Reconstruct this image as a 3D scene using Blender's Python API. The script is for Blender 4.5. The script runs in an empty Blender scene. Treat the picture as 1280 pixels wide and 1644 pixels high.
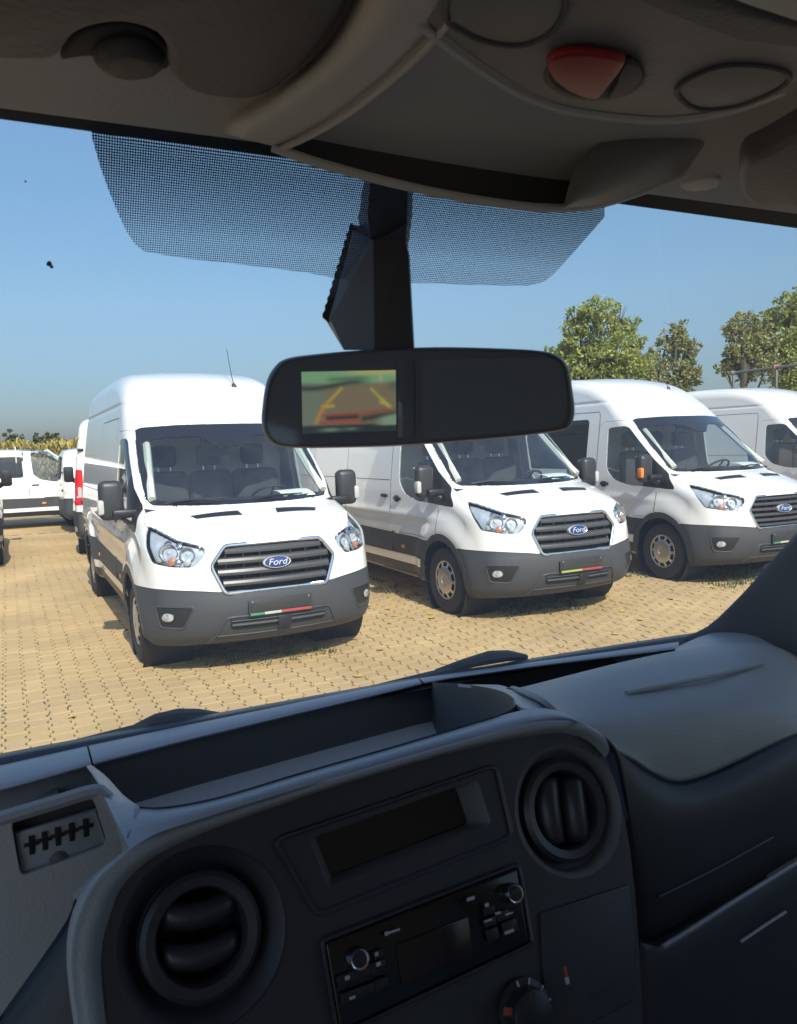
import bpy, bmesh, math, random
import numpy as np
from mathutils import Vector, Matrix

random.seed(7); rng = np.random.default_rng(7)
C = bpy.context.scene.collection
SC = bpy.context.scene

# ------------------------------------------------------------------ camera, sky, sun, exposure
EYE = 1.7956; PITCH = -0.08559; ROLL = -0.03409; FPX = 1252.83
cp, sp = math.cos(PITCH), math.sin(PITCH); cr, sr = math.cos(ROLL), math.sin(ROLL)
_f = np.array([0, cp, sp]); _u0 = np.array([0, -sp, cp]); _r0 = np.array([1., 0, 0])
CR = cr*_r0 + sr*_u0; CU = -sr*_r0 + cr*_u0; CF = _f
cam_d = bpy.data.cameras.new('camera'); cam = bpy.data.objects.new('camera', cam_d); C.objects.link(cam)
M = Matrix.Identity(4)
for i in range(3):
    M[i][0] = CR[i]; M[i][1] = CU[i]; M[i][2] = -CF[i]
M[2][3] = EYE
cam.matrix_world = M
cam_d.sensor_fit = 'HORIZONTAL'; cam_d.sensor_width = 36; cam_d.lens = 36*FPX/1280
cam_d.clip_start = 0.02; cam_d.clip_end = 3000
cam_d.dof.use_dof = True; cam_d.dof.focus_distance = 9.0; cam_d.dof.aperture_fstop = cam_d.lens/1.1
SC.camera = cam

W = bpy.data.worlds.new('World'); SC.world = W; W.use_nodes = True
SUN_EL, SUN_AZ = math.radians(43.0), math.radians(158.0)
nt = W.node_tree; bg = nt.nodes['Background']
sky = nt.nodes.new('ShaderNodeTexSky'); sky.sky_type = 'NISHITA'; sky.sun_disc = False
sky.sun_elevation = SUN_EL; sky.sun_rotation = SUN_AZ
sky.air_density = 1.0; sky.dust_density = 1.6; sky.ozone_density = 1.6; sky.altitude = 100
# summer haze: the lowest degrees of the sky are greyer than the clear-air model gives, the same all round the horizon
tcw = nt.nodes.new('ShaderNodeTexCoord'); sxw = nt.nodes.new('ShaderNodeSeparateXYZ'); rpw = nt.nodes.new('ShaderNodeValToRGB'); mxw = nt.nodes.new('ShaderNodeMix')
mxw.data_type = 'RGBA'; mxw.blend_type = 'MULTIPLY'; mxw.inputs[0].default_value = 1.0
nt.links.new(tcw.outputs['Generated'], sxw.inputs[0]); nt.links.new(sxw.outputs[2], rpw.inputs[0])
HAZE = [(0.0, (.31, .33, .42)), (.08, (.35, .39, .445)), (.18, (.475, .53, .55)), (.30, (.53, .63, .65)), (.46, (.70, .79, .82)), (.75, (1., 1., 1.))]
while len(rpw.color_ramp.elements) < len(HAZE): rpw.color_ramp.elements.new(.5)
for e_, (p_, c_) in zip(rpw.color_ramp.elements, HAZE): e_.position = p_
for e_, (p_, c_) in zip(rpw.color_ramp.elements, HAZE): e_.color = (*c_, 1)
nt.links.new(sky.outputs[0], mxw.inputs[6]); nt.links.new(rpw.outputs[0], mxw.inputs[7])
nt.links.new(mxw.outputs[2], bg.inputs[0]); bg.inputs[1].default_value = 0.13
sun_d = bpy.data.lights.new('sun', 'SUN'); sun = bpy.data.objects.new('sun', sun_d); C.objects.link(sun)
sun_d.energy = 3.1; sun_d.angle = math.radians(0.55); sun_d.color = (1.0, 0.93, 0.82)
_sd = Vector((math.cos(SUN_EL)*math.sin(SUN_AZ), math.cos(SUN_EL)*math.cos(SUN_AZ), math.sin(SUN_EL)))
sun.rotation_euler = (-_sd).to_track_quat('-Z', 'Y').to_euler()
SC.view_settings.view_transform = 'Standard'; SC.view_settings.look = 'None'
SC.view_settings.exposure = 0.95; SC.view_settings.gamma = 1.0; SC.view_settings.use_curve_mapping = False
SC.render.engine = 'CYCLES'
SC.cycles.max_bounces = 8; SC.cycles.transparent_max_bounces = 16

# ------------------------------------------------------------------ materials
MATS = {}
def principled(name, col, rough=.5, metal=0., coat=0., spec=.5, noise=None, bump=None, emis=None):
    """noise=(scale, amount, colour2): colour mottling; bump=(scale, strength)"""
    m = bpy.data.materials.new(name); m.use_nodes = True; n = m.node_tree.nodes; l = m.node_tree.links
    b = n['Principled BSDF']; b.inputs['Base Color'].default_value = (*col, 1); b.inputs['Roughness'].default_value = rough
    b.inputs['Metallic'].default_value = metal; b.inputs['Coat Weight'].default_value = coat; b.inputs['Coat Roughness'].default_value = .04
    b.inputs['Specular IOR Level'].default_value = spec
    tc = n.new('ShaderNodeTexCoord')
    if noise:
        t = n.new('ShaderNodeTexNoise'); t.inputs['Scale'].default_value = noise[0]; t.inputs['Detail'].default_value = 5
        l.new(tc.outputs['Object'], t.inputs['Vector'])
        rp = n.new('ShaderNodeValToRGB'); rp.color_ramp.elements[0].position = .5-.5*noise[1]; rp.color_ramp.elements[1].position = .5+.5*noise[1]
        rp.color_ramp.elements[0].color = (*noise[2], 1); rp.color_ramp.elements[1].color = (*col, 1)
        l.new(t.outputs[0], rp.inputs[0]); l.new(rp.outputs[0], b.inputs['Base Color'])
    if bump:
        t = n.new('ShaderNodeTexNoise'); t.inputs['Scale'].default_value = bump[0]; t.inputs['Detail'].default_value = 3
        l.new(tc.outputs['Object'], t.inputs['Vector'])
        bp = n.new('ShaderNodeBump'); bp.inputs['Strength'].default_value = bump[1]; bp.inputs['Distance'].default_value = .002
        l.new(t.outputs[0], bp.inputs['Height']); l.new(bp.outputs[0], b.inputs['Normal'])
    if emis:
        b.inputs['Emission Color'].default_value = (*emis[0], 1); b.inputs['Emission Strength'].default_value = emis[1]
    MATS[name] = m; return m
def glass(name, tint, f0=.045, rough=0.0, dirt=0.0, veil=0.):
    m = bpy.data.materials.new(name); m.use_nodes = True; n = m.node_tree.nodes; l = m.node_tree.links
    for x in list(n): n.remove(x)
    out = n.new('ShaderNodeOutputMaterial'); tr = n.new('ShaderNodeBsdfTransparent'); gl = n.new('ShaderNodeBsdfGlossy')
    tr.inputs[0].default_value = (*tint, 1); gl.inputs['Roughness'].default_value = rough
    lw = n.new('ShaderNodeLayerWeight'); lw.inputs[0].default_value = .5
    pw = n.new('ShaderNodeMath'); pw.operation = 'POWER'; pw.inputs[1].default_value = 5
    ma = n.new('ShaderNodeMath'); ma.operation = 'MULTIPLY_ADD'; ma.inputs[1].default_value = 1-f0; ma.inputs[2].default_value = f0
    mx = n.new('ShaderNodeMixShader')
    l.new(lw.outputs['Facing'], pw.inputs[0]); l.new(pw.outputs[0], ma.inputs[0]); l.new(ma.outputs[0], mx.inputs[0])
    l.new(tr.outputs[0], mx.inputs[1]); l.new(gl.outputs[0], mx.inputs[2]); last = mx
    if dirt:
        df = n.new('ShaderNodeBsdfDiffuse'); df.inputs[0].default_value = (.5, .48, .44, 1)
        tc = n.new('ShaderNodeTexCoord'); t = n.new('ShaderNodeTexNoise'); t.inputs['Scale'].default_value = 2.5; t.inputs['Detail'].default_value = 9; t.inputs['Roughness'].default_value = .7
        l.new(tc.outputs['Object'], t.inputs['Vector'])
        rp = n.new('ShaderNodeMapRange'); rp.inputs['From Min'].default_value = .35; rp.inputs['From Max'].default_value = .8; rp.inputs['To Max'].default_value = dirt
        l.new(t.outputs[0], rp.inputs[0]); m2 = n.new('ShaderNodeMixShader'); l.new(rp.outputs[0], m2.inputs[0]); l.new(mx.outputs[0], m2.inputs[1]); l.new(df.outputs[0], m2.inputs[2]); last = m2
    if veil:                                                            # even dust film, added to wash the view outside with pale haze
        tl = n.new('ShaderNodeBsdfTranslucent'); tl.inputs[0].default_value = (.85, .84, .80, 1); m3 = n.new('ShaderNodeMixShader'); m3.inputs[0].default_value = veil; l.new(last.outputs[0], m3.inputs[1]); l.new(tl.outputs[0], m3.inputs[2]); last = m3
    l.new(last.outputs[0], out.inputs[0]); MATS[name] = m; return m

WHITE = principled('white_paint', (.80, .80, .78), .28, coat=1., noise=(1.7, .7, (.735, .725, .69)))
BUMPER = principled('grey_bumper_plastic', (.052, .055, .061), .58, noise=(5, .7, (.040, .043, .047)), bump=(180, .25))
BLACK = principled('black_trim', (.014, .014, .016), .42)
MIRBLK = principled('mirror_shell_plastic', (.030, .031, .034), .45, bump=(240, .15))
DARK = principled('dark_recess', (.008, .008, .009), .7)
RUBBER = principled('tyre_rubber', (.020, .020, .021), .75, noise=(14, .6, (.030, .028, .025)), bump=(60, .4))
SILVER = principled('wheel_silver', (.62, .62, .62), .32, metal=.75, noise=(9, .8, (.45, .44, .42)))
CHROME = principled('chrome', (.72, .74, .77), .12, metal=1.)
GRILLE = principled('grille_grey', (.055, .055, .058), .38)
FRIT = principled('glass_border_black', (.012, .013, .016), .08, coat=1.)
LENS = glass('lamp_lens', (.93, .95, .96), .07)
VGLASS = glass('vehicle_glass', (.84, .90, .90), .12, dirt=.05)
VDARK = glass('dark_vehicle_glass', (.16, .17, .18), .07)
REFLECT = principled('lamp_reflector', (.78, .79, .80), .16, metal=1., noise=(40, .7, (.45, .47, .5)))
LAMPBLUE = principled('lamp_housing', (.66, .68, .70), .25, metal=.25, noise=(16, .7, (.34, .40, .48)))
ORANGE = principled('amber_plastic', (.80, .22, .03), .25, coat=.6)
AMBERDIM = principled('amber_bulb', (.50, .17, .07), .25, coat=.6)
RED = principled('red_lamp', (.62, .012, .02), .2, coat=.8)
LAMPW = principled('clear_lamp', (.46, .46, .45), .2, coat=.8)
SEAT = principled('seat_fabric', (.055, .057, .062), .9, bump=(120, .4))
CABGREY = principled('cab_panel', (.55, .56, .55), .7)
CABDARK = principled('cab_dash', (.022, .023, .026), .6)
PILLAR = principled('pillar_trim', (.55, .56, .50), .7)
PAPER = principled('paper', (.82, .83, .78), .8)
BLUE = principled('badge_blue', (.012, .035, .16), .2, coat=1.)
BADGEW = principled('badge_silver', (.75, .77, .80), .25, metal=.4)
PLATE = principled('plate_black', (.022, .022, .024), .35, noise=(60, .8, (.05, .05, .052)))
GREEN = principled('plate_green', (.06, .22, .12), .4)
PRED = principled('plate_red', (.36, .06, .055), .4)
PYEL = principled('plate_yellow_green', (.32, .36, .12), .4)
PWHITE = principled('plate_white', (.40, .46, .38), .4)
MIRGLASS = principled('mirror_glass', (.75, .77, .8), .03, metal=1.)

# ------------------------------------------------------------------ object helpers
def tag(o, label=None, cat=None, group=None, kind=None):
    if label: o['label'] = label
    if cat: o['category'] = cat
    if group: o['group'] = group
    if kind: o['kind'] = kind
    return o
def empty(name, loc=(0, 0, 0), rz=0., parent=None):
    o = bpy.data.objects.new(name, None); C.objects.link(o); o.location = loc; o.rotation_euler = (0, 0, rz)
    o.empty_display_size = .2
    if parent: o.parent = parent
    return o
def link(name, me, parent=None):
    o = bpy.data.objects.new(name, me); C.objects.link(o)
    if parent: o.parent = parent
    return o
def mesh(name, V, F, mat, smooth=True, normals=None, angle=None, fmats=None):
    me = bpy.data.meshes.new(name)
    me.from_pydata([tuple(map(float, v)) for v in V], [], [tuple(int(i) for i in f) for f in F])
    mats = mat if isinstance(mat, (list, tuple)) else [mat]
    for m in mats: me.materials.append(m)
    if fmats is not None: me.polygons.foreach_set('material_index', np.asarray(fmats, np.int32))
    if smooth:
        me.shade_smooth()
        if angle is not None: me.set_sharp_from_angle(angle=math.radians(angle))
    else: me.shade_flat()
    if normals is not None:
        me.normals_split_custom_set_from_vertices([tuple(map(float, v)) for v in normals])
    me.update(); return me
def copy_tree(o, parent=None):
    c = o.copy(); C.objects.link(c); c.parent = parent
    if parent is not None: c.matrix_parent_inverse = o.matrix_parent_inverse.copy()
    for ch in list(o.children): copy_tree(ch, c)
    return c

def catmull(P, n=8, closed=False):
    P = np.asarray(P, float); N = len(P); out = []
    for i in range(N if closed else N-1):
        if closed: p0, p1, p2, p3 = P[i-1], P[i], P[(i+1) % N], P[(i+2) % N]
        else: p0, p1, p2, p3 = P[max(i-1, 0)], P[i], P[i+1], P[min(i+2, N-1)]
        for k in range(n):
            t = k/n; out.append(.5*((2*p1)+(-p0+p2)*t+(2*p0-5*p1+4*p2-p3)*t*t+(-p0+3*p1-3*p2+p3)*t**3))
    if not closed: out.append(P[-1])
    return np.array(out)
def resample(P, n):
    P = np.asarray(P, float); d = np.r_[0, np.cumsum(np.linalg.norm(np.diff(P, axis=0), axis=1))]
    t = np.linspace(0, d[-1], n); return np.stack([np.interp(t, d, P[:, k]) for k in range(P.shape[1])], 1)

class MB:
    """collects geometry and links it as one mesh object"""
    def __init__(s): s.V = []; s.F = []
    def add(s, V, F):
        o = len(s.V); s.V += [tuple(map(float, v)) for v in V]; s.F += [tuple(int(i)+o for i in f) for f in F]; return s
    def box(s, c, size, r=0., seg=2, rot=None):
        bm = bmesh.new(); bmesh.ops.create_cube(bm, size=1.)
        for v in bm.verts: v.co = Vector((v.co.x*size[0], v.co.y*size[1], v.co.z*size[2]))
        if r > 0: bmesh.ops.bevel(bm, geom=bm.edges[:]+bm.verts[:], offset=min(r, .49*min(size)), segments=seg, profile=.5, affect='EDGES')
        if rot is not None:
            for v in bm.verts: v.co = rot @ v.co
        bm.verts.index_update()
        s.add([tuple(v.co+Vector(c)) for v in bm.verts], [[v.index for v in f.verts] for f in bm.faces]); bm.free(); return s
    def tube(s, P, r, n=8, caps=True, closed=False):
        P = [Vector(p) for p in P]; N = len(P); rr = r if hasattr(r, '__len__') else [r]*N; V = []; F = []; up = None
        for i, p in enumerate(P):
            t = (P[(i+1) % N if closed else min(i+1, N-1)]-P[i-1 if (closed or i) else 0]).normalized()
            if up is None: up = t.orthogonal().normalized()
            up = (up-t*up.dot(t)).normalized(); b = t.cross(up)
            for k in range(n):
                a = 2*math.pi*k/n; V.append(p+(up*math.cos(a)+b*math.sin(a))*rr[i])
        for i in range(N if closed else N-1):
            for k in range(n):
                j = (i+1) % N; F.append((i*n+k, i*n+(k+1) % n, j*n+(k+1) % n, j*n+k))
        if caps and not closed: F += [tuple(range(n-1, -1, -1)), tuple((N-1)*n+k for k in range(n))]
        return s.add(V, F)
    def lathe(s, prof, o=(0, 0, 0), axis=(0, 0, 1), n=32, up=None, skip=None, squash=1.):
        """prof: (radius, height along axis)"""
        ax = Vector(axis).normalized(); u = (Vector(up) if up is not None else ax.orthogonal()); u = (u-ax*u.dot(ax)).normalized(); w = ax.cross(u); o = Vector(o); V = []; F = []
        for (r, h) in prof:
            for k in range(n):
                a = 2*math.pi*k/n; V.append(o+ax*h+(u*math.cos(a)+w*math.sin(a)*squash)*max(r, 1e-5))
        for i in range(len(prof)-1):
            for k in range(n):
                if skip and skip(i, k): continue
                F.append((i*n+k, i*n+(k+1) % n, (i+1)*n+(k+1) % n, (i+1)*n+k))
        return s.add(V, F)
    def grid(s, R, closed=False, flip=False):
        R = np.asarray(R, float); n, m = R.shape[:2]; F = []
        for i in range(n-1):
            for j in range(m if closed else m-1):
                q = (i*m+j, i*m+(j+1) % m, (i+1)*m+(j+1) % m, (i+1)*m+j); F.append(q[::-1] if flip else q)
        return s.add(R.reshape(-1, 3), F)
    def prism(s, outline, d, bevel=0.):
        """outline: 3D points of a planar loop; extruded by vector d"""
        P = [Vector(p) for p in outline]; n = len(P); d = Vector(d); V = P+[p+d for p in P]
        F = [tuple(range(n-1, -1, -1)), tuple(range(n, 2*n))]+[(i, (i+1) % n, n+(i+1) % n, n+i) for i in range(n)]
        return s.add(V, F)
    def mesh(s, name, mat, smooth=True, angle=40):
        me = mesh(name, s.V, s.F, mat, smooth, angle=angle)
        bm = bmesh.new(); bm.from_mesh(me); bmesh.ops.recalc_face_normals(bm, faces=bm.faces[:]); bm.to_mesh(me); bm.free(); return me
    def build(s, name, mat, parent=None, smooth=True, angle=40, recalc=True):
        me = s.mesh(name, mat, smooth, angle) if recalc else mesh(name, s.V, s.F, mat, smooth, angle=angle)
        return link(name, me, parent)
def text_mesh(body, size, shear=0., extrude=.001):
    cu = bpy.data.curves.new('lettering', 'FONT'); cu.body = body; cu.size = size; cu.shear = shear; cu.extrude = extrude
    cu.align_x = 'CENTER'; cu.align_y = 'CENTER'; cu.resolution_u = 4
    o = bpy.data.objects.new('lettering', cu); C.objects.link(o); bpy.context.view_layer.update()
    me = bpy.data.meshes.new_from_object(o.evaluated_get(bpy.context.evaluated_depsgraph_get()))
    V = np.array([v.co[:] for v in me.vertices]); F = [tuple(p.vertices) for p in me.polygons]
    bpy.data.objects.remove(o); bpy.data.meshes.remove(me); bpy.data.curves.remove(cu)
    return V, F

# ------------------------------------------------------------------ vehicle body surfaces (one smooth shell, cut along its shut lines)
def poly_sdf(P, Q):
    d = np.full(len(Q), 1e9); ins = np.zeros(len(Q), bool)
    for a, b in zip(P, np.roll(P, -1, 0)):
        e = b-a; L = e@e
        if L < 1e-14: continue
        w = Q-a; t = np.clip((w@e)/L, 0, 1); r = w-t[:, None]*e; d = np.minimum(d, (r*r).sum(1))
        c = (a[1] > Q[:, 1]) != (b[1] > Q[:, 1])
        with np.errstate(divide='ignore', invalid='ignore'): x = (b[0]-a[0])*(Q[:, 1]-a[1])/(b[1]-a[1])+a[0]
        ins ^= c & (Q[:, 0] < x)
    return np.where(ins, -1, 1)*np.sqrt(d)
NOSE = [(.62, .21), (.80, .24), (.93, .30), (.995, .40), (1.02, .52), (1.015, .62), (1.0, .70), (.985, .82), (.97, .93), (.95, 1.02), (.915, 1.085), (.85, 1.135), (.72, 1.20), (.56, 1.262), (.40, 1.315), (.33, 1.345)]
TOPS = {'high': [(.10, 1.535), (-.16, 1.75), (-.40, 1.945), (-.60, 2.105), (-.85, 2.295), (-1.15, 2.47), (-1.5, 2.60), (-1.95, 2.68), (-2.6, 2.715), (-3.6, 2.715), (-4.5, 2.695), (-4.82, 2.655), (-4.93, 2.55), (-4.955, 2.3), (-4.965, 1.4), (-4.97, .6), (-4.95, .42), (-4.85, .36)],
        'mid': [(.10, 1.535), (-.16, 1.75), (-.40, 1.945), (-.60, 2.10), (-.85, 2.24), (-1.2, 2.37), (-1.6, 2.455), (-2.2, 2.50), (-3.0, 2.51), (-3.6, 2.49), (-3.87, 2.45), (-3.97, 2.34), (-4.0, 2.1), (-4.0, 1.3), (-4.0, .6), (-3.98, .42), (-3.9, .36)],
        'low': [(.12, 1.50), (-.12, 1.68), (-.35, 1.82), (-.60, 1.92), (-.95, 1.985), (-1.5, 2.02), (-2.3, 2.03), (-3.2, 2.01), (-3.85, 1.96), (-3.98, 1.88), (-4.04, 1.7), (-4.09, 1.2), (-4.10, .6), (-4.08, .42), (-4.0, .36)]}
class Body:
    def __init__(s, kind):
        s.kind = kind; s.zr, s.fr, s.wb = {'high': (2.71, -4.96, -3.75), 'mid': (2.5, -4.0, -3.0), 'low': (2.02, -4.1, -3.0)}[kind]
        sil = catmull(NOSE+TOPS[kind], 5); sil = np.vstack([sil, [(s.fr+.12, .30), (.4, .24)]])
        s.f0, s.f1, s.z0, s.z1 = s.fr-.25, 1.9, .05, s.zr+.35; s.h = .018
        F = np.arange(s.f0, s.f1, s.h); Z = np.arange(s.z0, s.z1, s.h)
        s.T = poly_sdf(sil, np.stack(np.meshgrid(F, Z, indexing='ij'), -1).reshape(-1, 2)).reshape(len(F), len(Z))
    def side(s, f, z):
        x = np.clip((f-s.f0)/s.h, 0, s.T.shape[0]-1.001); y = np.clip((z-s.z0)/s.h, 0, s.T.shape[1]-1.001)
        i = x.astype(int); j = y.astype(int); a = x-i; b = y-j; T = s.T
        return (T[i, j]*(1-a)+T[i+1, j]*a)*(1-b)+(T[i, j+1]*(1-a)+T[i+1, j+1]*a)*b
    def hw(s, f, z):
        if s.kind == 'low': zz = [.2, .34, .5, .8, 1.0, 1.2, 1.4, 1.7, 2.0, 2.3]; ww = [.90, .945, .965, .98, .98, .965, .93, .86, .78, .7]
        else: zz = [.2, .34, .5, .8, 1.0, 1.25, 1.4, 1.7, 2.0, 2.3, 2.5, 2.8]; ww = [.93, .965, .985, 1.0, 1.0, .99, .975, .94, .90, .855, .82, .75]
        w = np.interp(z, zz, ww)
        for wf in (0, s.wb):
            d = np.hypot(f-wf, z-.35); t = np.clip((.76-d)/.24, 0, 1); w = w-.012+.050*t*t*(3-2*t)
        back = np.clip((.2-f)/.5, 0, 1)
        w = w+.012*np.exp(-((z-1.0)/.05)**2)*back                       # body-side crease
        w = w-.012*np.clip(1-np.abs(z-(s.zr-.42))/.03, 0, 1)*np.clip((-1.0-f)/.4, 0, 1)*(s.kind != 'low')   # gutter below the roof cap
        return w
    def D(s, p):
        f, l, z = p[..., 0], p[..., 1], p[..., 2]; a_ = np.abs(l)
        k = np.interp(z, [.2, .7, 1.05, 1.35, 2.0, 2.4], [.22, .22, .24, .40, .36, .30])
        bow = k*l*l+np.interp(z, [.7, 1.2, 1.5], [.16, .16, 0.])*np.clip(a_/.98, 0, 1.2)**7
        fb = f+bow*np.clip((f+2.2)/1.2, 0, 1)-.10*l*l*(1-np.clip((f-s.fr)/.8, 0, 1))
        crn = np.interp(z, [1.0, 1.3, 1.5, s.zr-.5, s.zr], [0, .02, 0, 0, .07])
        a = s.side(fb, z+crn*l*l*1.2); b = a_-s.hw(f, z)
        k = np.interp(z, [.3, .9, 1.3, 1.8, s.zr-.3, s.zr], [.12, .16, .13, .13, .20, .22])
        h = np.clip(.5+.5*(a-b)/k, 0, 1)
        return b*(1-h)+a*h+k*h*(1-h)*.85
    def grad(s, p, e=.006):
        g = np.empty_like(p)
        for i in range(3):
            q = p.copy(); q[..., i] += e; r = p.copy(); r[..., i] -= e; g[..., i] = (s.D(q)-s.D(r))/(2*e)
        return g
    def normal(s, p):
        g = s.grad(p, .012); return g/np.maximum(np.linalg.norm(g, axis=-1, keepdims=True), 1e-6)
    def newton(s, p, n=2):
        for _ in range(n):
            g = s.grad(p); p = p-(s.D(p)/np.maximum((g*g).sum(-1), .2))[..., None]*g
        return p
    def hit(s, p, ax, a, b):
        """first surface point along axis ax going from value a towards b"""
        p = np.asarray(p, float); lo = np.full(p.shape[:-1], a, float); t = lo.copy(); done = np.zeros(t.shape, bool); st = .02*np.sign(b-a); prev = t.copy()
        q = p.copy()
        for _ in range(int(abs(b-a)/.02)):
            q[..., ax] = t; v = s.D(q) < 0; new = v & ~done; done |= new; prev = np.where(done, prev, t); t = np.where(done, t, t+st)
        a1, b1 = prev, t
        for _ in range(14):
            m = (a1+b1)/2; q[..., ax] = m; v = s.D(q) < 0; b1 = np.where(v, m, b1); a1 = np.where(v, a1, m)
        q[..., ax] = (a1+b1)/2; return q
    def front(s, L, Z): return s.hit(np.stack([np.zeros_like(np.asarray(L, float)), np.asarray(L, float), np.asarray(Z, float)], -1), 0, 1.4, -3)
    def flank(s, F, Z, sg): return s.hit(np.stack([np.asarray(F, float), np.zeros_like(np.asarray(F, float)), np.asarray(Z, float)], -1), 1, 1.3*sg, 0)
    def above(s, F, L): return s.hit(np.stack([np.asarray(F, float), np.asarray(L, float), np.zeros_like(np.asarray(F, float))], -1), 2, s.zr+.2, .3)
    def surface(s, h):
        X = np.arange(s.fr-.12, 1.16, h); n = int(1.14/h); Y = np.arange(-n, n+1)*h; Z = np.arange(.14, s.zr+.12, h)
        P = np.stack(np.meshgrid(X, Y, Z, indexing='ij'), -1); V = np.empty(P.shape[:3])
        for i in range(0, len(X), 40): V[i:i+40] = s.D(P[i:i+40])
        I = (V < 0); c = [(a, b, d) for a in (0, 1) for b in (0, 1) for d in (0, 1)]
        nx, ny, nz = V.shape; sl = lambda A, o: A[o[0]:nx-1+o[0], o[1]:ny-1+o[1], o[2]:nz-1+o[2]]
        cnt = sum(sl(I, o).astype(np.int8) for o in c); act = np.argwhere((cnt > 0) & (cnt < 8)); idx = -np.ones((nx-1, ny-1, nz-1), np.int64); idx[tuple(act.T)] = np.arange(len(act))
        cv = np.stack([V[tuple((act+o).T)] for o in c], 1); co = np.array(c, float); acc = np.zeros((len(act), 3)); w = np.zeros(len(act))
        for i in range(8):
            for j in range(i+1, 8):
                if np.abs(co[i]-co[j]).sum() == 1:
                    m = (cv[:, i] < 0) != (cv[:, j] < 0); t = cv[:, i]/np.where(m, cv[:, i]-cv[:, j], 1)
                    acc += np.where(m[:, None], co[i]+t[:, None]*(co[j]-co[i]), 0); w += m
        base = np.array([X[0], Y[0], Z[0]]); pts = base+h*(act+acc/w[:, None]); Q = []
        for ax in range(3):
            o = [0, 0, 0]; o[ax] = 1; A = I[:nx-o[0], :ny-o[1], :nz-o[2]]; B = I[o[0]:, o[1]:, o[2]:]; e = np.argwhere(A != B); e = e[(e[:, (ax+1) % 3] > 0) & (e[:, (ax+2) % 3] > 0)]
            a1 = np.zeros(3, int); a1[(ax+1) % 3] = 1; a2 = np.zeros(3, int); a2[(ax+2) % 3] = 1
            q = np.stack([idx[tuple((e-a1-a2).T)], idx[tuple((e-a2).T)], idx[tuple(e.T)], idx[tuple((e-a1).T)]], 1)
            fl = ~I[tuple(e.T)]; q[fl] = q[fl][:, ::-1]; Q.append(q)
        Q = np.vstack(Q); Q = Q[(Q >= 0).all(1)]
        return s.newton(pts, 2), Q

R2 = math.sqrt(.5)
def project(proj, p):
    f, a, z = p[:, 0], np.abs(p[:, 1]), p[:, 2]
    return np.stack({'side': (f, z), 'front': (a, z), 'top': (f, a), 'diag': ((a-f)*R2, z), 'rdiag': ((a+f)*R2, z)}[proj], 1)
BASIS = {'side': ((1, 0, 0), (0, 0, 1)), 'front': ((0, 1, 0), (0, 0, 1)), 'top': ((1, 0, 0), (0, 1, 0)), 'diag': ((-R2, R2, 0), (0, 0, 1)), 'rdiag': ((R2, R2, 0), (0, 0, 1))}
def near_poly(P, Q):
    best = np.full(len(Q), 1e9); out = Q.copy()
    for a, b in zip(P, np.roll(P, -1, 0)):
        e = b-a; L = e@e
        if L < 1e-14: continue
        t = np.clip(((Q-a)@e)/L, 0, 1); c = a+t[:, None]*e; d = ((Q-c)**2).sum(1); m = d < best; best[m] = d[m]; out[m] = c[m]
    return np.sqrt(best), out
def partition(body, V, F, regs, h):
    """regs: (label, proj, polygon, cond(points, normals)) later ones win; '' removes. returns {(label, side): (V, F, N)}"""
    V = V.copy(); N = body.normal(V); cen = V[F].mean(1); cn = N[F].mean(1); lab = np.zeros(len(F), int); names = ['body']
    for (nm, proj, poly, cond) in regs:
        if nm not in names: names.append(nm)
        ins = poly_sdf(np.asarray(poly, float), project(proj, cen)) < 0
        lab[ins & cond(cen, cn)] = names.index(nm)
    lo = np.full(len(V), 999); hi = np.full(len(V), -1)
    for k in range(4): np.minimum.at(lo, F[:, k], lab); np.maximum.at(hi, F[:, k], lab)
    B = np.where(lo != hi)[0]
    for it in range(3):
        P = V[B]; n = N[B]; best = np.full(len(B), 1e9); tgt = P.copy(); sg = np.where(P[:, 1] < 0, -1., 1.)
        for (nm, proj, poly, cond) in regs:
            q = project(proj, P); d, c = near_poly(np.asarray(poly, float), q); ok = cond(P, n) & (d < best) & (d < 1.3*h)
            dd = c-q; e1, e2 = np.array(BASIS[proj][0]), np.array(BASIS[proj][1]); mv = dd[:, :1]*e1+dd[:, 1:]*e2; mv[:, 1] *= sg
            tgt[ok] = (P+mv)[ok]; best[ok] = d[ok]
        V[B] = body.newton(tgt, 1); 
    V[B] = body.newton(V[B], 1); N = body.normal(V); out = {}
    cen = V[F].mean(1)
    for i, nm in enumerate(names):
        if nm == '': continue
        for sd in ((-1, 1) if nm in SPLIT else (0,)):
            m = lab == i
            if sd: m &= np.sign(cen[:, 1]) == sd
            f = F[m]
            if len(f) == 0: continue
            u, inv = np.unique(f, return_inverse=True); out[(nm, sd)] = (V[u], inv.reshape(-1, 4), N[u])
    return out
SPLIT = {'wheel_arch_trim_', 'reversing_lamp', 'door', 'cab_window', 'window_sail', 'headlight', 'wheel_arch_trim', 'side_cladding', 'sill', 'side_window', 'tail_lamp', 'fog_recess'}
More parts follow.
